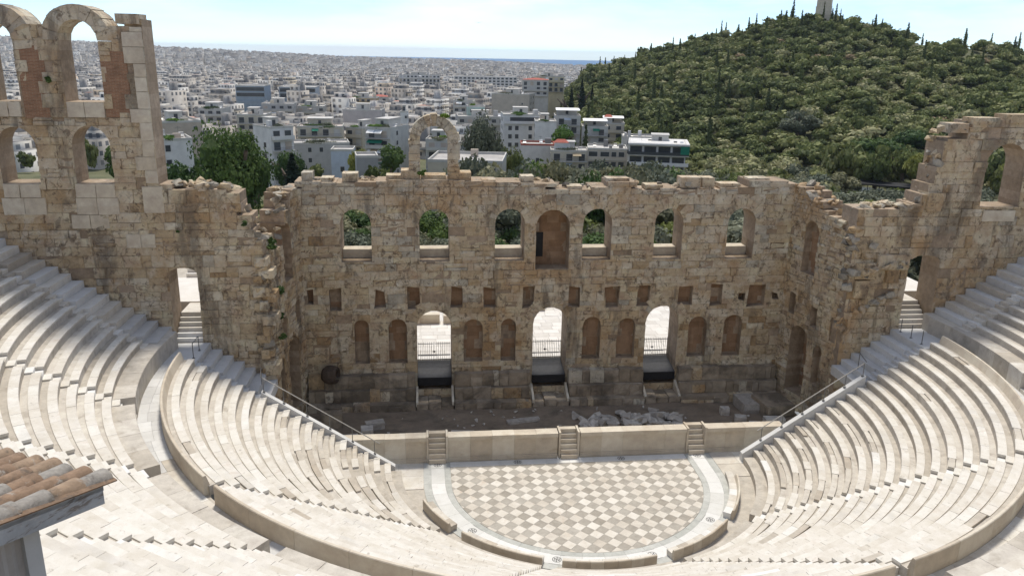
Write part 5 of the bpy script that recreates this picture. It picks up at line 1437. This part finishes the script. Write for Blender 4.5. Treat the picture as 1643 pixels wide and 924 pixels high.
NEAR = [
    (-75.5, 183.5, 7.7, 10.2, 14, 5, 28, 'blank', 'tan', 'tan windowless gable of the apartment block behind the tall arches'),
    (-62.0, 130.1, 8.5, 6.6, 9, 3, 24, 'low', 'white', 'low white house with a stepped parapet beside the tall arches'),
    (-48.2, 179.4, 6.8, 6.8, 10, 5, 38, 'balc', 'white', 'white corner apartment block with a blank sunlit side wall'),
    (-45.5, 240.4, 1.6, 15.4, 12, 4, 3, 'garden', 'cream', 'cream apartment block with a planted roof terrace and long balcony'),
    (-39.9, 195.7, 0.7, 16.6, 10, 3, 9, 'low', 'grey', 'long low pale grey house below the planted roof terrace'),
    (-30.8, 163.6, 2.5, 5.6, 8, 2, 0, 'hut', 'blue', 'small pale blue rooftop house with one dark door'),
    (-21.7, 124.2, 5.8, 4.5, 7, 2, 7, 'hut', 'concrete', 'plain grey concrete box house just above the ruined wall'),
    (-35.3, 301.7, 3.2, 16.3, 13, 5, -4, 'blank', 'pink', 'pinkish grey apartment block with a blank wall'),
    (-34.8, 251.6, 0.3, 6.8, 14, 5, -25, 'balc', 'cream', 'narrow cream block with balconies stepping down the street'),
    (-24.0, 210.2, 4.1, 8.6, 14, 5, -23, 'garden', 'white2', 'pale block with green awnings and plants on the roof'),
    (-16.8, 252.5, 6.1, 2.5, 6, 6, -4, 'blank', 'white', 'slim windowless white tower beside the free standing arch'),
    (-21.2, 282.4, -0.4, 6.5, 10, 4, -3, 'low', 'bluegrey', 'blue grey apartment block left of the slim white tower'),
    (-3.7, 312.5, -3.9, 11.6, 10, 5, -7, 'balc', 'white', 'white apartment block framed by the free standing arch'),
    (-5.2, 212.5, 0.3, 7.8, 10, 3, -7, 'garden', 'white2', 'white house with a hedge on its terrace inside the arch'),
    (-2.2, 102.4, 7.7, 14.0, 14, 2, -9, 'terrace', 'cream', 'broad low cream building with a flat terrace roof'),
    (14.4, 286.7, 2.0, 19.7, 12, 4, -1, 'balc', 'greybeige', 'long grey beige apartment block with shuttered windows'),
    (12.6, 296.8, 5.6, 7.4, 9, 5, -1, 'hut', 'green', 'pale green rooftop room above the grey beige block'),
    (11.5, 382.0, 3.0, 10.8, 10, 5, -7, 'balc', 'white2', 'white block with a deep shaded roof terrace'),
    (36.0, 380.1, 6.9, 20.3, 14, 5, -20, 'blank', 'stone', 'stone coloured block with a blank weathered wall'),
    (27.0, 250.3, 5.6, 14.7, 14, 5, -1, 'strip', 'white', 'bright white block with strip glazing on its top floor'),
    (33.0, 234.3, 4.5, 7.4, 12, 4, -6, 'blank', 'white', 'white blank walled house behind the bright green tree'),
    (43.2, 247.8, 5.5, 9.4, 12, 4, -7, 'canopy', 'white2', 'block with a white canopy over its roof terrace'),
    (26.6, 208.0, -0.6, 10.8, 10, 3, -6, 'low', 'redtrim', 'low white house with a red painted parapet'),
    (35.2, 198.4, -1.4, 11.6, 11, 3, -8, 'balc', 'cream', 'cream house with a red roofed room on top'),
    (46.6, 196.1, -0.5, 12.1, 12, 3, -11, 'loggia', 'tan2', 'tan house with dark glazed loggias'),
    (59.8, 187.4, 2.1, 16.8, 14, 3, -15, 'modern', 'white', 'modern house with glazed bands and a green end awning'),
    (53.1, 245.8, 1.9, 9.6, 11, 3, -10, 'canopy', 'white2', 'house with a broad white tent canopy on its roof'),
    (63.7, 261.9, 1.8, 8.7, 11, 3, -11, 'canopy', 'cream', 'cream house with a pale flat canopy below the wooded hill'),
    (63.2, 217.6, 1.0, 12.6, 10, 2, -11, 'low', 'white2', 'cluttered rooftop house behind the modern glazed house'),
    (70.8, 466.3, 13.8, 17.3, 12, 3, 1, 'balc', 'yellow', 'yellow beige apartment block beside the tall cypresses'),
    (58.4, 447.9, 12.0, 15.9, 12, 3, -10, 'redroof', 'white2', 'block with a red tiled roof below the cypresses'),
    (59.4, 849.9, 2.5, 68.6, 30, 6, -4, 'grid', 'white', 'long white office block with a grid of dark windows'),
    (-12.1, 712.6, 7.1, 37.6, 16, 9, 0, 'balc', 'white', 'pair of tall white apartment slabs in the middle distance'),
    (-105.1, 423.1, 7.4, 15.9, 20, 4, 1, 'glass', 'steel', 'blue grey glass museum block with a flat roof'),
    (-82.9, 447.2, 6.0, 21.3, 24, 3, 2, 'glass', 'steel2', 'long pale steel building with a dark window band'),
    (-107.0, 340.6, 0.4, 10.9, 14, 5, -2, 'garden', 'white2', 'white block with a dark hedge along its roof'),
    (-75.8, 275.9, 2.7, 10.8, 14, 5, 0, 'balc', 'cream', 'cream block with a peach coloured roof room'),
    (-81.1, 366.5, 1.3, 15.4, 14, 5, 2, 'balc', 'grey', 'grey block in the street above the big green tree'),
    (-36.1, 471.9, -0.4, 9.4, 14, 4, 3, 'redroof', 'white2', 'small house with a bright red pitched roof'),
    (-43.9, 431.4, 1.3, 16.2, 14, 5, -2, 'balc', 'ochre', 'ochre block with shaded balconies'),
    (-66.6, 378.8, -0.5, 13.4, 14, 5, 2, 'balc', 'greybeige', 'grey beige block with a white awning'),
]
for b_ in NEAR: near_building(*b_)

# ---- the rest of the city: blocks on a jittered street grid
foot_pts = np.array([[b_[0], b_[1], max(b_[3], b_[4]) * .5 + 6] for b_ in NEAR])
cand = []
def grid(d0, d1, pitch, rotdeg, smin, smax, seed):
    g = np.random.default_rng(seed); rot = R(rotdeg)
    ext = d1 + 100; k = np.arange(-ext, ext, pitch); gx, gy = np.meshgrid(k, k)
    gx = gx.ravel(); gy = gy.ravel()
    # streets: skip every 4th/5th line
    ii = np.round(gx / pitch).astype(int); jj = np.round(gy / pitch).astype(int)
    keep = (jj % 4 != 0)
    gx = gx + (ii // 5) * 0 + g.uniform(-.16, .16, len(gx)) * pitch; gy = gy + g.uniform(-.12, .12, len(gy)) * pitch
    x = CAM[0] + gx * math.cos(rot) - gy * math.sin(rot); y = CAM[1] + gx * math.sin(rot) + gy * math.cos(rot)
    az, d = azd(x, y)
    m = keep & (d > d0) & (d < d1) & (az > -32) & (az < 15) & (g.random(len(x)) < .95)
    hd = np.interp(az, HA, HD)
    m &= ~((az > 8.5) & (d < 1050)) & ~((az > 6.2) & (d > 330) & (d < 640))
    x, y, az, d = x[m], y[m], az[m], d[m]; n = len(x)
    w = g.uniform(smin, smax, n); l = g.uniform(smin, smax, n); fl_ = g.choice([2, 3, 3, 4, 4, 5, 5, 6, 7], n)
    return np.stack([x, y, w, l, fl_ * 3.05 + .8, np.full(n, rot) + g.choice([0, 0, math.pi / 2], n) + g.normal(0, .05, n), np.clip(g.beta(1.5, 1.9, n), 0, 1), d, az], 1)
C = np.concatenate([grid(300, 900, 15, -24, 8, 14, 1), grid(900, 2300, 19, -8, 10, 18, 2), grid(2300, 4600, 30, 14, 13, 28, 3), grid(4600, 8800, 75, 5, 25, 60, 4)])
zc = land(C[:, 8], C[:, 7]); ok = zc > -86
for fx, fy, fr_2 in foot_pts: ok &= np.hypot(C[:, 0] - fx, C[:, 1] - fy) > (fr_2 + 4)
C, zc = C[ok], zc[ok]
# lower the heights close by so that the view over them opens up as it does from the rock
C[:, 4] = np.where(C[:, 7] < 420, np.minimum(C[:, 4], 10.0), C[:, 4])
tops = np.stack([C[:, 0], C[:, 1], zc + C[:, 4]], 1); visb = in_view(tops, 5)
C, zc, visb = C[visb], zc[visb], visb[visb]
order = np.argsort(C[:, 7]); C, zc = C[order], zc[order]

UNIT_Q = np.array([[0, 1, 5, 4], [1, 2, 6, 5], [2, 3, 7, 6], [3, 0, 4, 7], [4, 5, 6, 7]])
def boxes_np(cx, cy, rot, u0, u1, v0, v1, z0, z1):
    """arrays of rotated boxes -> V (n,8,3)"""
    n = len(cx); U = np.stack([u0, u1, u1, u0, u0, u1, u1, u0], 1); Vv = np.stack([v0, v0, v1, v1, v0, v0, v1, v1], 1); Z = np.stack([z0, z0, z0, z0, z1, z1, z1, z1], 1)
    c, s = np.cos(rot)[:, None], np.sin(rot)[:, None]
    return np.stack([cx[:, None] + U * c - Vv * s, cy[:, None] + U * s + Vv * c, Z], -1)
def box_uv(u0, u1, v0, v1, z0, z1, seed):
    """(n,5,4,2) uv in metres, roof uv parked where no window falls"""
    n = len(u0); o = np.floor(np.random.default_rng(seed).random(n) * 400) * 2.6; W = u1 - u0; L = v1 - v0; Hh = z1 - z0
    uv = np.zeros((n, 5, 4, 2)); 
    for k, ln in enumerate((W, L, W, L)):
        q = np.maximum(1, np.floor(ln / 2.6)) * 2.6; pad = o + k * 26
        uv[:, k, :, 0] = np.stack([pad, pad + q, pad + q, pad], 1); uv[:, k, :, 1] = np.stack([-(Hh % 3.05), -(Hh % 3.05), Hh - (Hh % 3.05), Hh - (Hh % 3.05)], 1)
    uv[:, 4] = 0.01
    return uv
def city_mesh(name, C, zc, seed, detail):
    g = np.random.default_rng(seed); n = len(C); cx, cy, w, l, h, rot, ti = C[:, 0], C[:, 1], C[:, 2], C[:, 3], C[:, 4], C[:, 5], C[:, 6]
    Vs, Fs, Ts, Ms, Us = [], [], [], [], []; off = 0
    def put(cx, cy, rot, u0, u1, v0, v1, z0, z1, t, wm, rm, sd, roof_t):
        nonlocal off
        V = boxes_np(cx, cy, rot, u0, u1, v0, v1, z0, z1); k = len(cx)
        F = UNIT_Q[None] + (np.arange(k) * 8)[:, None, None] + off; off += 8 * k
        Vs.append(V.reshape(-1, 3)); Fs.append(F.reshape(-1, 4)); tt = np.repeat(t[:, None], 5, 1); tt[:, 4] = roof_t; Ts.append(tt.ravel())
        mm = np.full((k, 5), wm); mm[:, 4] = rm; Ms.append(mm.ravel()); Us.append(box_uv(u0, u1, v0, v1, z0, z1, sd).reshape(-1, 2) if wm == 0 else np.zeros((k * 20, 2)) + .01)
    put(cx, cy, rot, -w / 2, w / 2, -l / 2, l / 2, zc - 6, zc + h, ti, 0, 1, seed + 1, g.random(n) * .98)
    # setback storey and stair head
    m = g.random(n) < .8; k = m.sum(); f = g.uniform(.45, .8, k); ox = g.uniform(-.1, .1, k) * w[m]
    put(cx[m], cy[m], rot[m], ox - w[m] * f / 2, ox + w[m] * f / 2, -l[m] * .3, l[m] * .4, zc[m] + h[m] - .01, zc[m] + h[m] + g.uniform(2.3, 3.0, k), np.clip(ti[m] + g.normal(0, .12, k), 0, .97), 0, 1, seed + 2, g.random(k))
    m = g.random(n) < .7; k = m.sum(); ox = g.uniform(-.3, .3, k) * w[m]; oy = g.uniform(-.3, .2, k) * l[m]
    put(cx[m], cy[m], rot[m], ox - 1.4, ox + 1.4, oy - 1.6, oy + 1.6, zc[m] + h[m] + .0, zc[m] + h[m] + g.uniform(3.2, 5.2, k), np.clip(ti[m] + .1, 0, .9), 1, 1, seed + 3, g.random(k))
    if detail:
        for rep in range(3):
            k = n; ox = g.uniform(-.42, .42, k) * w; oy = g.uniform(-.42, .42, k) * l; a_ = g.uniform(.3, 1.3, k); b2 = g.uniform(.3, .9, k)
            put(cx, cy, rot, ox - a_, ox + a_, oy - b2, oy + b2, zc + h, zc + h + g.uniform(.5, 1.6, k), g.random(k), 1, 1, seed + 9, g.random(k))
    for q in range(detail):
        # balcony slabs with parapets on the two street sides
        for sd in (1, -1):
            m = (h > (q + 1.6) * 3.05) & (g.random(n) < .75); k = m.sum()
            if not k: continue
            zf = zc[m] + h[m] - (q + 1) * 3.05; ln = w[m] * g.uniform(.30, .46, k); y0 = sd * l[m] / 2; y1 = y0 + sd * 1.3
            put(cx[m], cy[m], rot[m], -ln, ln, np.minimum(y0, y1), np.maximum(y0, y1), zf - .15, zf + g.choice([.1, .9, .95], k), np.clip(ti[m] + g.normal(.05, .1, k), 0, .97), 1, 1, seed + 5, g.uniform(.1, .6, k))
    return np_mesh(name, np.concatenate(Vs), np.concatenate(Fs), [M_city, M_roof], np.concatenate(Ts), np.concatenate(Ms), np.concatenate(Us))
ORD = ['', 'first', 'second', 'third', 'fourth', 'fifth', 'sixth', 'seventh', 'eighth', 'ninth', 'tenth', 'eleventh', 'twelfth', 'thirteenth', 'fourteenth', 'fifteenth', 'sixteenth', 'seventeenth', 'eighteenth', 'nineteenth']
TENS = {2: ('twenty', 'twentieth'), 3: ('thirty', 'thirtieth'), 4: ('forty', 'fortieth'), 5: ('fifty', 'fiftieth'), 6: ('sixty', 'sixtieth'), 7: ('seventy', 'seventieth'), 8: ('eighty', 'eightieth'), 9: ('ninety', 'ninetieth')}
def ordinal(k): return ORD[k] if k < 20 else TENS[k // 10][1] if k % 10 == 0 else TENS[k // 10][0] + '-' + ORD[k % 10]
def label_set(items):
    """items: (base label, picture x) -> labels, numbered from the left where the base repeats"""
    out = [None] * len(items); by = {}
    for i, (b_, x_) in enumerate(items): by.setdefault(b_, []).append((x_, i))
    for b_, lst in by.items():
        lst.sort()
        for k, (_, i) in enumerate(lst): out[i] = b_ if len(lst) == 1 else '%s, %s from left' % (b_, ordinal(k + 1))
    return out
def zone(px, table):
    for lim, txt in table:
        if px < lim: return txt
NB = min(258, len(C))
bpx = project(np.stack([C[:NB, 0], C[:NB, 1], zc[:NB] + C[:NB, 4]], 1))[0]
BZ = [(250, 'behind the tall left arches'), (440, 'above the big leafy tree'), (640, 'left of the standing arch'), (750, 'around the standing arch'), (860, 'right of the standing arch'), (9999, 'below the wooded hill')]
BLAB = label_set([('%s %s storey block %s' % (zone(C[k, 6], [(.2, 'dark grey'), (.42, 'grey'), (.6, 'beige'), (.84, 'white'), (.93, 'tan'), (9, 'ochre')]), ['', 'one', 'two', 'three', 'four', 'five', 'six', 'seven', 'eight'][int(round((C[k, 4] - .8) / 3.05))], zone(bpx[k], BZ)), bpx[k]) for k in range(NB)])
for k in range(NB):
    me = city_mesh('city_block', C[k:k + 1], zc[k:k + 1], 1000 + k, 5)
    me.transform(Matrix.Translation((-C[k, 0], -C[k, 1], -zc[k]))); o = link('city_block', me); o.location = (C[k, 0], C[k, 1], zc[k])
    tag(o, BLAB[k], 'building', 'city apartment blocks')
mid = C[:, 7] < 1500; mid[:NB] = False; far = ~mid; far[:NB] = False
V1 = city_mesh('far_city', C[mid], zc[mid], 77, 4); o = link('far_city_blocks', V1, None, 'stuff'); tag(o, 'dense mass of pale apartment blocks in the middle distance', 'city')
V2 = city_mesh('far_city', C[far], zc[far], 78, 0); o = link('distant_city', V2, None, 'stuff'); tag(o, 'far city spreading to the ridge and the sea', 'city')

# ---- woods
spots = []
def scatter(az0, az1, d0, d1, pitch, fn, seed):
    g = np.random.default_rng(seed); k = np.arange(-900, 1100, pitch); gx, gy = np.meshgrid(k, k); x = gx.ravel() + g.uniform(-.42, .42, gx.size) * pitch; y = gy.ravel() + g.uniform(-.42, .42, gx.size) * pitch
    az, d = azd(x, y); m = (az > az0) & (az < az1) & (d > d0) & (d < d1); x, y, az, d = x[m], y[m], az[m], d[m]
    for q in range(len(x)):
        r = fn(x[q], y[q], az[q], d[q], g)
        if r: spots.append((x[q], y[q], d[q], *r))
def near_house(x, y, m=1.0): return any((x - fx) ** 2 + (y - fy) ** 2 < (r_ * m) ** 2 for fx, fy, r_ in foot_pts)
def hill_fn(x, y, az, d, g):
    hd = np.interp(az, HA, HD)
    if d > hd + 45: return None
    if near_house(x, y, 1.1): return None
    bare = math.sin(x * .021 + 2) * math.sin(y * .017) + .4 * math.sin(x * .06 + y * .05)
    if d > hd - 60 and az > 32 and bare > .45: return None
    u = g.random()
    kind = 'pine' if u < .52 else 'olive' if u < .72 else 'green' if u < .935 else 'dead' if u < .95 else 'cypress'
    s = g.choice([.6, .7, .85, .95, 1.05, 1.3]) * g.uniform(.9, 1.1)
    if kind == 'cypress': return kind, g.uniform(9, 15), g.uniform(1.0, 1.6)
    return kind, g.uniform(6.5, 9.5) * s, g.uniform(4.2, 6.2) * s
scatter(9.5, 42.5, 270, 760, 6.9, hill_fn, 61)
def grove_fn(x, y, az, d, g):
    if near_house(x, y, 1.15): return None
    if az < 17.5 and d > 172: return None
    if 2 > az and d > 150: return None
    if 29.5 < az and 232 < d < 262: return None
    if 25 < az < 29.5 and 240 < d < 262: return None
    s = g.uniform(.85, 1.2)
    if 2.0 < az < 17.0 and d > 108:
        gz = float(land(az, d)); return ('olive' if g.random() < .75 else 'green'), (27.45 - d * .127 - gz) * g.uniform(.86, 1.04), g.uniform(3.8, 5.2)
    if az > 29 and d > 190: return 'olive', g.uniform(2.6, 3.6), g.uniform(2.2, 3.0)
    if az < 3: return ('olive' if g.random() < .6 else 'green'), g.uniform(4.2, 5.6), g.uniform(2.4, 3.2)
    return ('olive' if g.random() < .8 else 'pine'), g.uniform(6.2, 8.4) * s, g.uniform(3.8, 5.0) * s
scatter(-13, 43, 98, 275, 6.6, grove_fn, 62)
scatter(-10, 17, 90, 118, 4.8, lambda x, y, az, d, g: (('olive' if g.random() < .5 else 'green'), g.uniform(4.6, 6.2), g.uniform(2.5, 3.3)), 65)
scatter(-27, -13, 98, 125, 6.5, lambda x, y, az, d, g: ('green', g.uniform(6, 8.5), g.uniform(2.6, 3.6)) if not near_house(x, y) else None, 63)
def town_fn(x, y, az, d, g):
    if g.random() < .66 or near_house(x, y, .9): return None
    return ('green' if g.random() < .5 else 'pine'), g.uniform(7, 13), g.uniform(2.5, 4.5)
scatter(-28, 8, 135, 900, 13, town_fn, 64)
# umbrella pines and cypresses by the ridge
for k in range(26):
    az = 12 + k * .62 + rdt.uniform(-.3, .3); hd = float(np.interp(az, HA, HD)); x, y = polar(az, hd - rdt.uniform(0, 40)); spots.append((x, y, hd, 'cypress', rdt.uniform(9, 15), rdt.uniform(.8, 1.2)))
for az, d, H, r_ in ((24.6, 550, 17, 1.5), (24.2, 545, 13, 1.8), (27.2, 552, 14, 1.1), (23.0, 560, 10, 1.2), (25.9, 535, 10, 2.2), (26.6, 530, 9, 2.4)):
    x, y = polar(az, d); spots.append((x, y, d, 'cypress', H, r_))
for k in range(16):
    az = 28.5 + k * .8; x, y = polar(az, 268 + rdt.uniform(-10, 14)); spots.append((x, y, 268, 'pine', rdt.uniform(11.5, 14), rdt.uniform(4.2, 5.4)))
sx = np.array([s_[0] for s_ in spots]); sy = np.array([s_[1] for s_ in spots]); sz = land(*azd(sx, sy)); sh = np.array([s_[4] for s_ in spots]); sd_ = np.array([s_[2] for s_ in spots]); sr = np.array([s_[5] for s_ in spots])
vt = in_view(np.stack([sx, sy, sz + sh * .8], 1), 25)
py_ = project(np.stack([sx, sy, sz + sh * .7], 1))
# hidden low behind the stage wall: keep only what windows or the skyline can show
keep = vt; idx = np.where(keep)[0]
size = sr * sh / sd_ ** 2
idx = idx[np.argsort(-size[idx])]
LAB = {'olive': ('grey green olive tree in the dense grove and lower slope', 'olive trees'), 'pine': ('green pine tree among the wooded slope and grove', 'pine trees'), 'green': ('dark leafy tree among the grove, houses or wooded slope', 'leafy trees'), 'cypress': ('dark narrow cypress on the wooded hill', 'hill cypresses'), 'dead': ('brown dry tree on the wooded slope', 'dry trees')}
TZ = [(260, 'behind the tall left arches'), (470, 'by the left wall gap'), (760, 'behind stage wall left half'), (1000, 'behind stage wall centre right'), (1250, 'behind stage wall right end'), (9999, 'beyond right side wall')]
TN = {'olive': 'grey green olive', 'pine': 'green pine', 'green': 'dark leafy tree', 'cypress': 'dark narrow cypress', 'dead': 'brown dry tree'}
TLAB = label_set([('%s %s %s' % ('tall' if sh[q] > 8.5 else 'mid sized' if sh[q] > 6 else 'low', TN[spots[q][3]], ('on the wooded hill' if spots[q][2] > 275 and py_[0][q] > 860 else 'among the houses' if spots[q][2] > 175 and py_[0][q] < 880 else zone(py_[0][q], TZ))), py_[0][q]) for q in idx[:285]])
MASS = {}
for kd, zr_, nm_ in (('pine', .62, 4), ('olive', .8, 4), ('green', .9, 3), ('dead', .7, 1)):
    MASS[kd] = [crown(600 + q, 1.0, zr_, 9, 330, .13, 'flat' if kd == 'pine' and q % 2 else 'round') for q in range(nm_)]
MASS['cypress'] = [crown(640, .16, 1.0, 9, 240, .06, 'cypress')]
mV, mF, mT, mo = [], [], [], 0
TSH = {'pine': (.0, .62), 'olive': (.42, .48), 'green': (.0, .45), 'dead': (.88, .12), 'cypress': (.0, .12)}
for rank, q in enumerate(idx):
    kd = spots[q][3]; x, y, z, H, rad = sx[q], sy[q], sz[q], sh[q], sr[q]
    if rank < 285:
        tree(kd, x, y, z, H, rad, TLAB[rank], LAB[kd][1]); continue
    V, F, T = MASS[kd][rdt.randrange(len(MASS[kd]))]; a = rdt.uniform(0, 6.28); c, s = math.cos(a), math.sin(a)
    if kd == 'cypress': sc, zo, szz = rad / .16, H * .53, H * .5
    else: rz = H * .43; sc, zo, szz = rad, H - rz, rz / (.62 if kd == 'pine' else .8 if kd == 'olive' else .9)
    W = np.stack([(V[:, 0] * c - V[:, 1] * s) * sc + x, (V[:, 0] * s + V[:, 1] * c) * sc + y, V[:, 2] * szz + zo + z], 1)
    lo, rg = TSH[kd]; tv = rdt.uniform(-.20, .20) + .12 * math.sin(x * .031 + 1.3) * math.sin(y * .027)
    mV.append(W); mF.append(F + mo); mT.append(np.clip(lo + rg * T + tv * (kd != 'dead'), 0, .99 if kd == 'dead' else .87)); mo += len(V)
V, F, T = np.concatenate(mV), np.concatenate(mF), np.concatenate(mT)
tri = F[:, 2] == F[:, 3]
Fq = F[~tri]; Ft = F[tri][:, :3]
o = link('wood', np_mesh('wood', V, Fq, L_mass, T[~tri]), None, 'stuff'); tag(o, 'dense wood of pines and olives covering the hill', 'wood')
used = np.unique(Ft); rem = np.full(len(V), -1); rem[used] = np.arange(len(used))
o = link('wood_inner_clumps', np_mesh('wood_inner', V[used], rem[Ft], L_mass, T[tri]), None, 'stuff'); tag(o, 'inner foliage clumps of the hill wood', 'wood')

# ---- monument on the hilltop
mx_, my_ = polar(26.45, 556); mz = land_xy(mx_, my_) + 2.2
mon = empty('hilltop_monument', (mx_, my_, mz), R(-24)); tag(mon, 'tall pale ruined marble monument on the hilltop', 'monument')
for nm_, (x0, x1, y0, y1, z0, z1) in (('base', (-5.2, 5.0, 0, 3.2, -2, 4.6)), ('base_cornice', (-5.35, 5.15, -.15, 3.3, 4.6, 5.0)), ('frieze', (-4.7, 4.6, .2, 3.0, 5.0, 9.6)), ('frieze_cornice', (-4.9, 4.75, .05, 3.05, 9.6, 10.0)), ('niche_wall', (-4.4, 4.5, .5, 2.9, 10.0, 14.6)), ('pilaster', (-3.9, -3.0, .2, .5, 10.0, 13.2)), ('pilaster', (-.2, .7, .2, .5, 10.0, 13.4)), ('pilaster', (3.4, 4.4, .2, .5, 10.0, 15.0)), ('broken_top', (-3.0, 4.3, .6, 2.8, 14.6, 17.2)), ('broken_top', (-1.2, 3.6, .7, 2.7, 17.2, 19.5))):
    mb = MB(); mb.box(x0, x1, y0, y1, z0, z1, t=rnd.uniform(.3, .9)); mb.build(nm_, M_pale, mon)

# ---- shaded pavilion among the pines
px_, py2 = polar(32.6, 252); pz = land_xy(px_, py2)
pv = empty('pavilion', (px_, py2, pz), R(-33)); tag(pv, 'dark roofed open pavilion with white screens under the pines', 'pavilion')
mb = MB(); mb.box(-13, 13, 0, 8, 3.0, 3.35); mb.build('roof', M_black, pv)
for k in range(9):
    mb = MB(); mb.bar((-12.5 + k * 3.1, .3, 0), (-12.5 + k * 3.1, .3, 3.0), .12, 6); mb.build('post', M_black, pv)
for k, (u, w) in enumerate(((-9.6, 2.6), (-6.0, 1.6), (-3.2, 2.2), (2.0, 3.0), (6.6, 2.0))):
    mb = MB(); mb.box(u - w / 2, u + w / 2, 1.6, 1.66, .7, 2.2); mb.build('white_screen', M_canvas, pv)

# ---- weeds on the ruined masonry
for i, (x, y, z, s, lab) in enumerate(((-20.3, 7.0, 14.6, .7, 'green weed tuft high on the broken left wall end'), (-20.2, 7.4, 11.3, .55, 'green weed tuft in the middle of the broken left wall end'), (-20.2, 7.2, 9.6, .5, 'lower green weed tuft on the broken left wall end'), (-20.1, 7.3, 7.9, .35, 'lowest green weed tuft on the broken left wall end'), (-10.1, 12.75, 18.75, .35, 'dry weed in the foot of the standing arch'), (-8.4, 12.9, 22.95, .4, 'yellow grass tuft on top of the standing arch'), (-25.95, 5.35, 16.0, .18, 'small weed growing from the left wall above the doorway'), (-32.5, 5.35, 25.4, .28, 'weed on the brick pier of the left arcade'), (-21.7, 5.3, 16.5, .3, 'dark weed on the step of the left wall'))):
    me = crown_mesh('weed', L_bright if 'yellow' in lab or 'dry' in lab else L_green, 700 + i, s, s * .8, 6, 260, s * .16); o = link('wall_weed', me); o.location = (x, y, z); tag(o, lab, 'weed')
for k in range(16):
    x = -20.6 + rdt.uniform(-.5, .7); z = rdt.uniform(6.5, 15)
# ---- bird
mb = MB(); mb.add([(0, -.25, 0), (.08, .1, .05), (0, .3, 0), (-.08, .1, .05), (-.7, .05, .18), (.7, .05, .18), (0, .05, -.06)], [(0, 1, 2, 3), (3, 0, 4), (1, 5, 0), (0, 6, 1), (0, 3, 6), (2, 6, 3), (2, 1, 6)])
o = mb.build('bird', M_black); bx, by = polar(3.9, 110); o.location = (bx, by, 27.45 + 110 * .0345); tag(o, 'tiny dark bird flying in the sky', 'bird')

# ---- air
hz_, nt, b = new_mat('haze_air'); nt.nodes.clear(); out = nt.nodes.new('ShaderNodeOutputMaterial'); pvn = nt.nodes.new('ShaderNodeVolumePrincipled')
pvn.inputs['Color'].default_value = (.72, .83, 1.0, 1); pvn.inputs['Density'].default_value = 0.000045; pvn.inputs['Anisotropy'].default_value = .0
nt.links.new(pvn.outputs[0], out.inputs['Volume'])
mb = MB(); mb.box(-21000, 21000, -300, 21000, -140, 110); o = mb.build('haze', hz_); tag(o, 'pale summer haze over the far city', 'haze', kind='stuff')
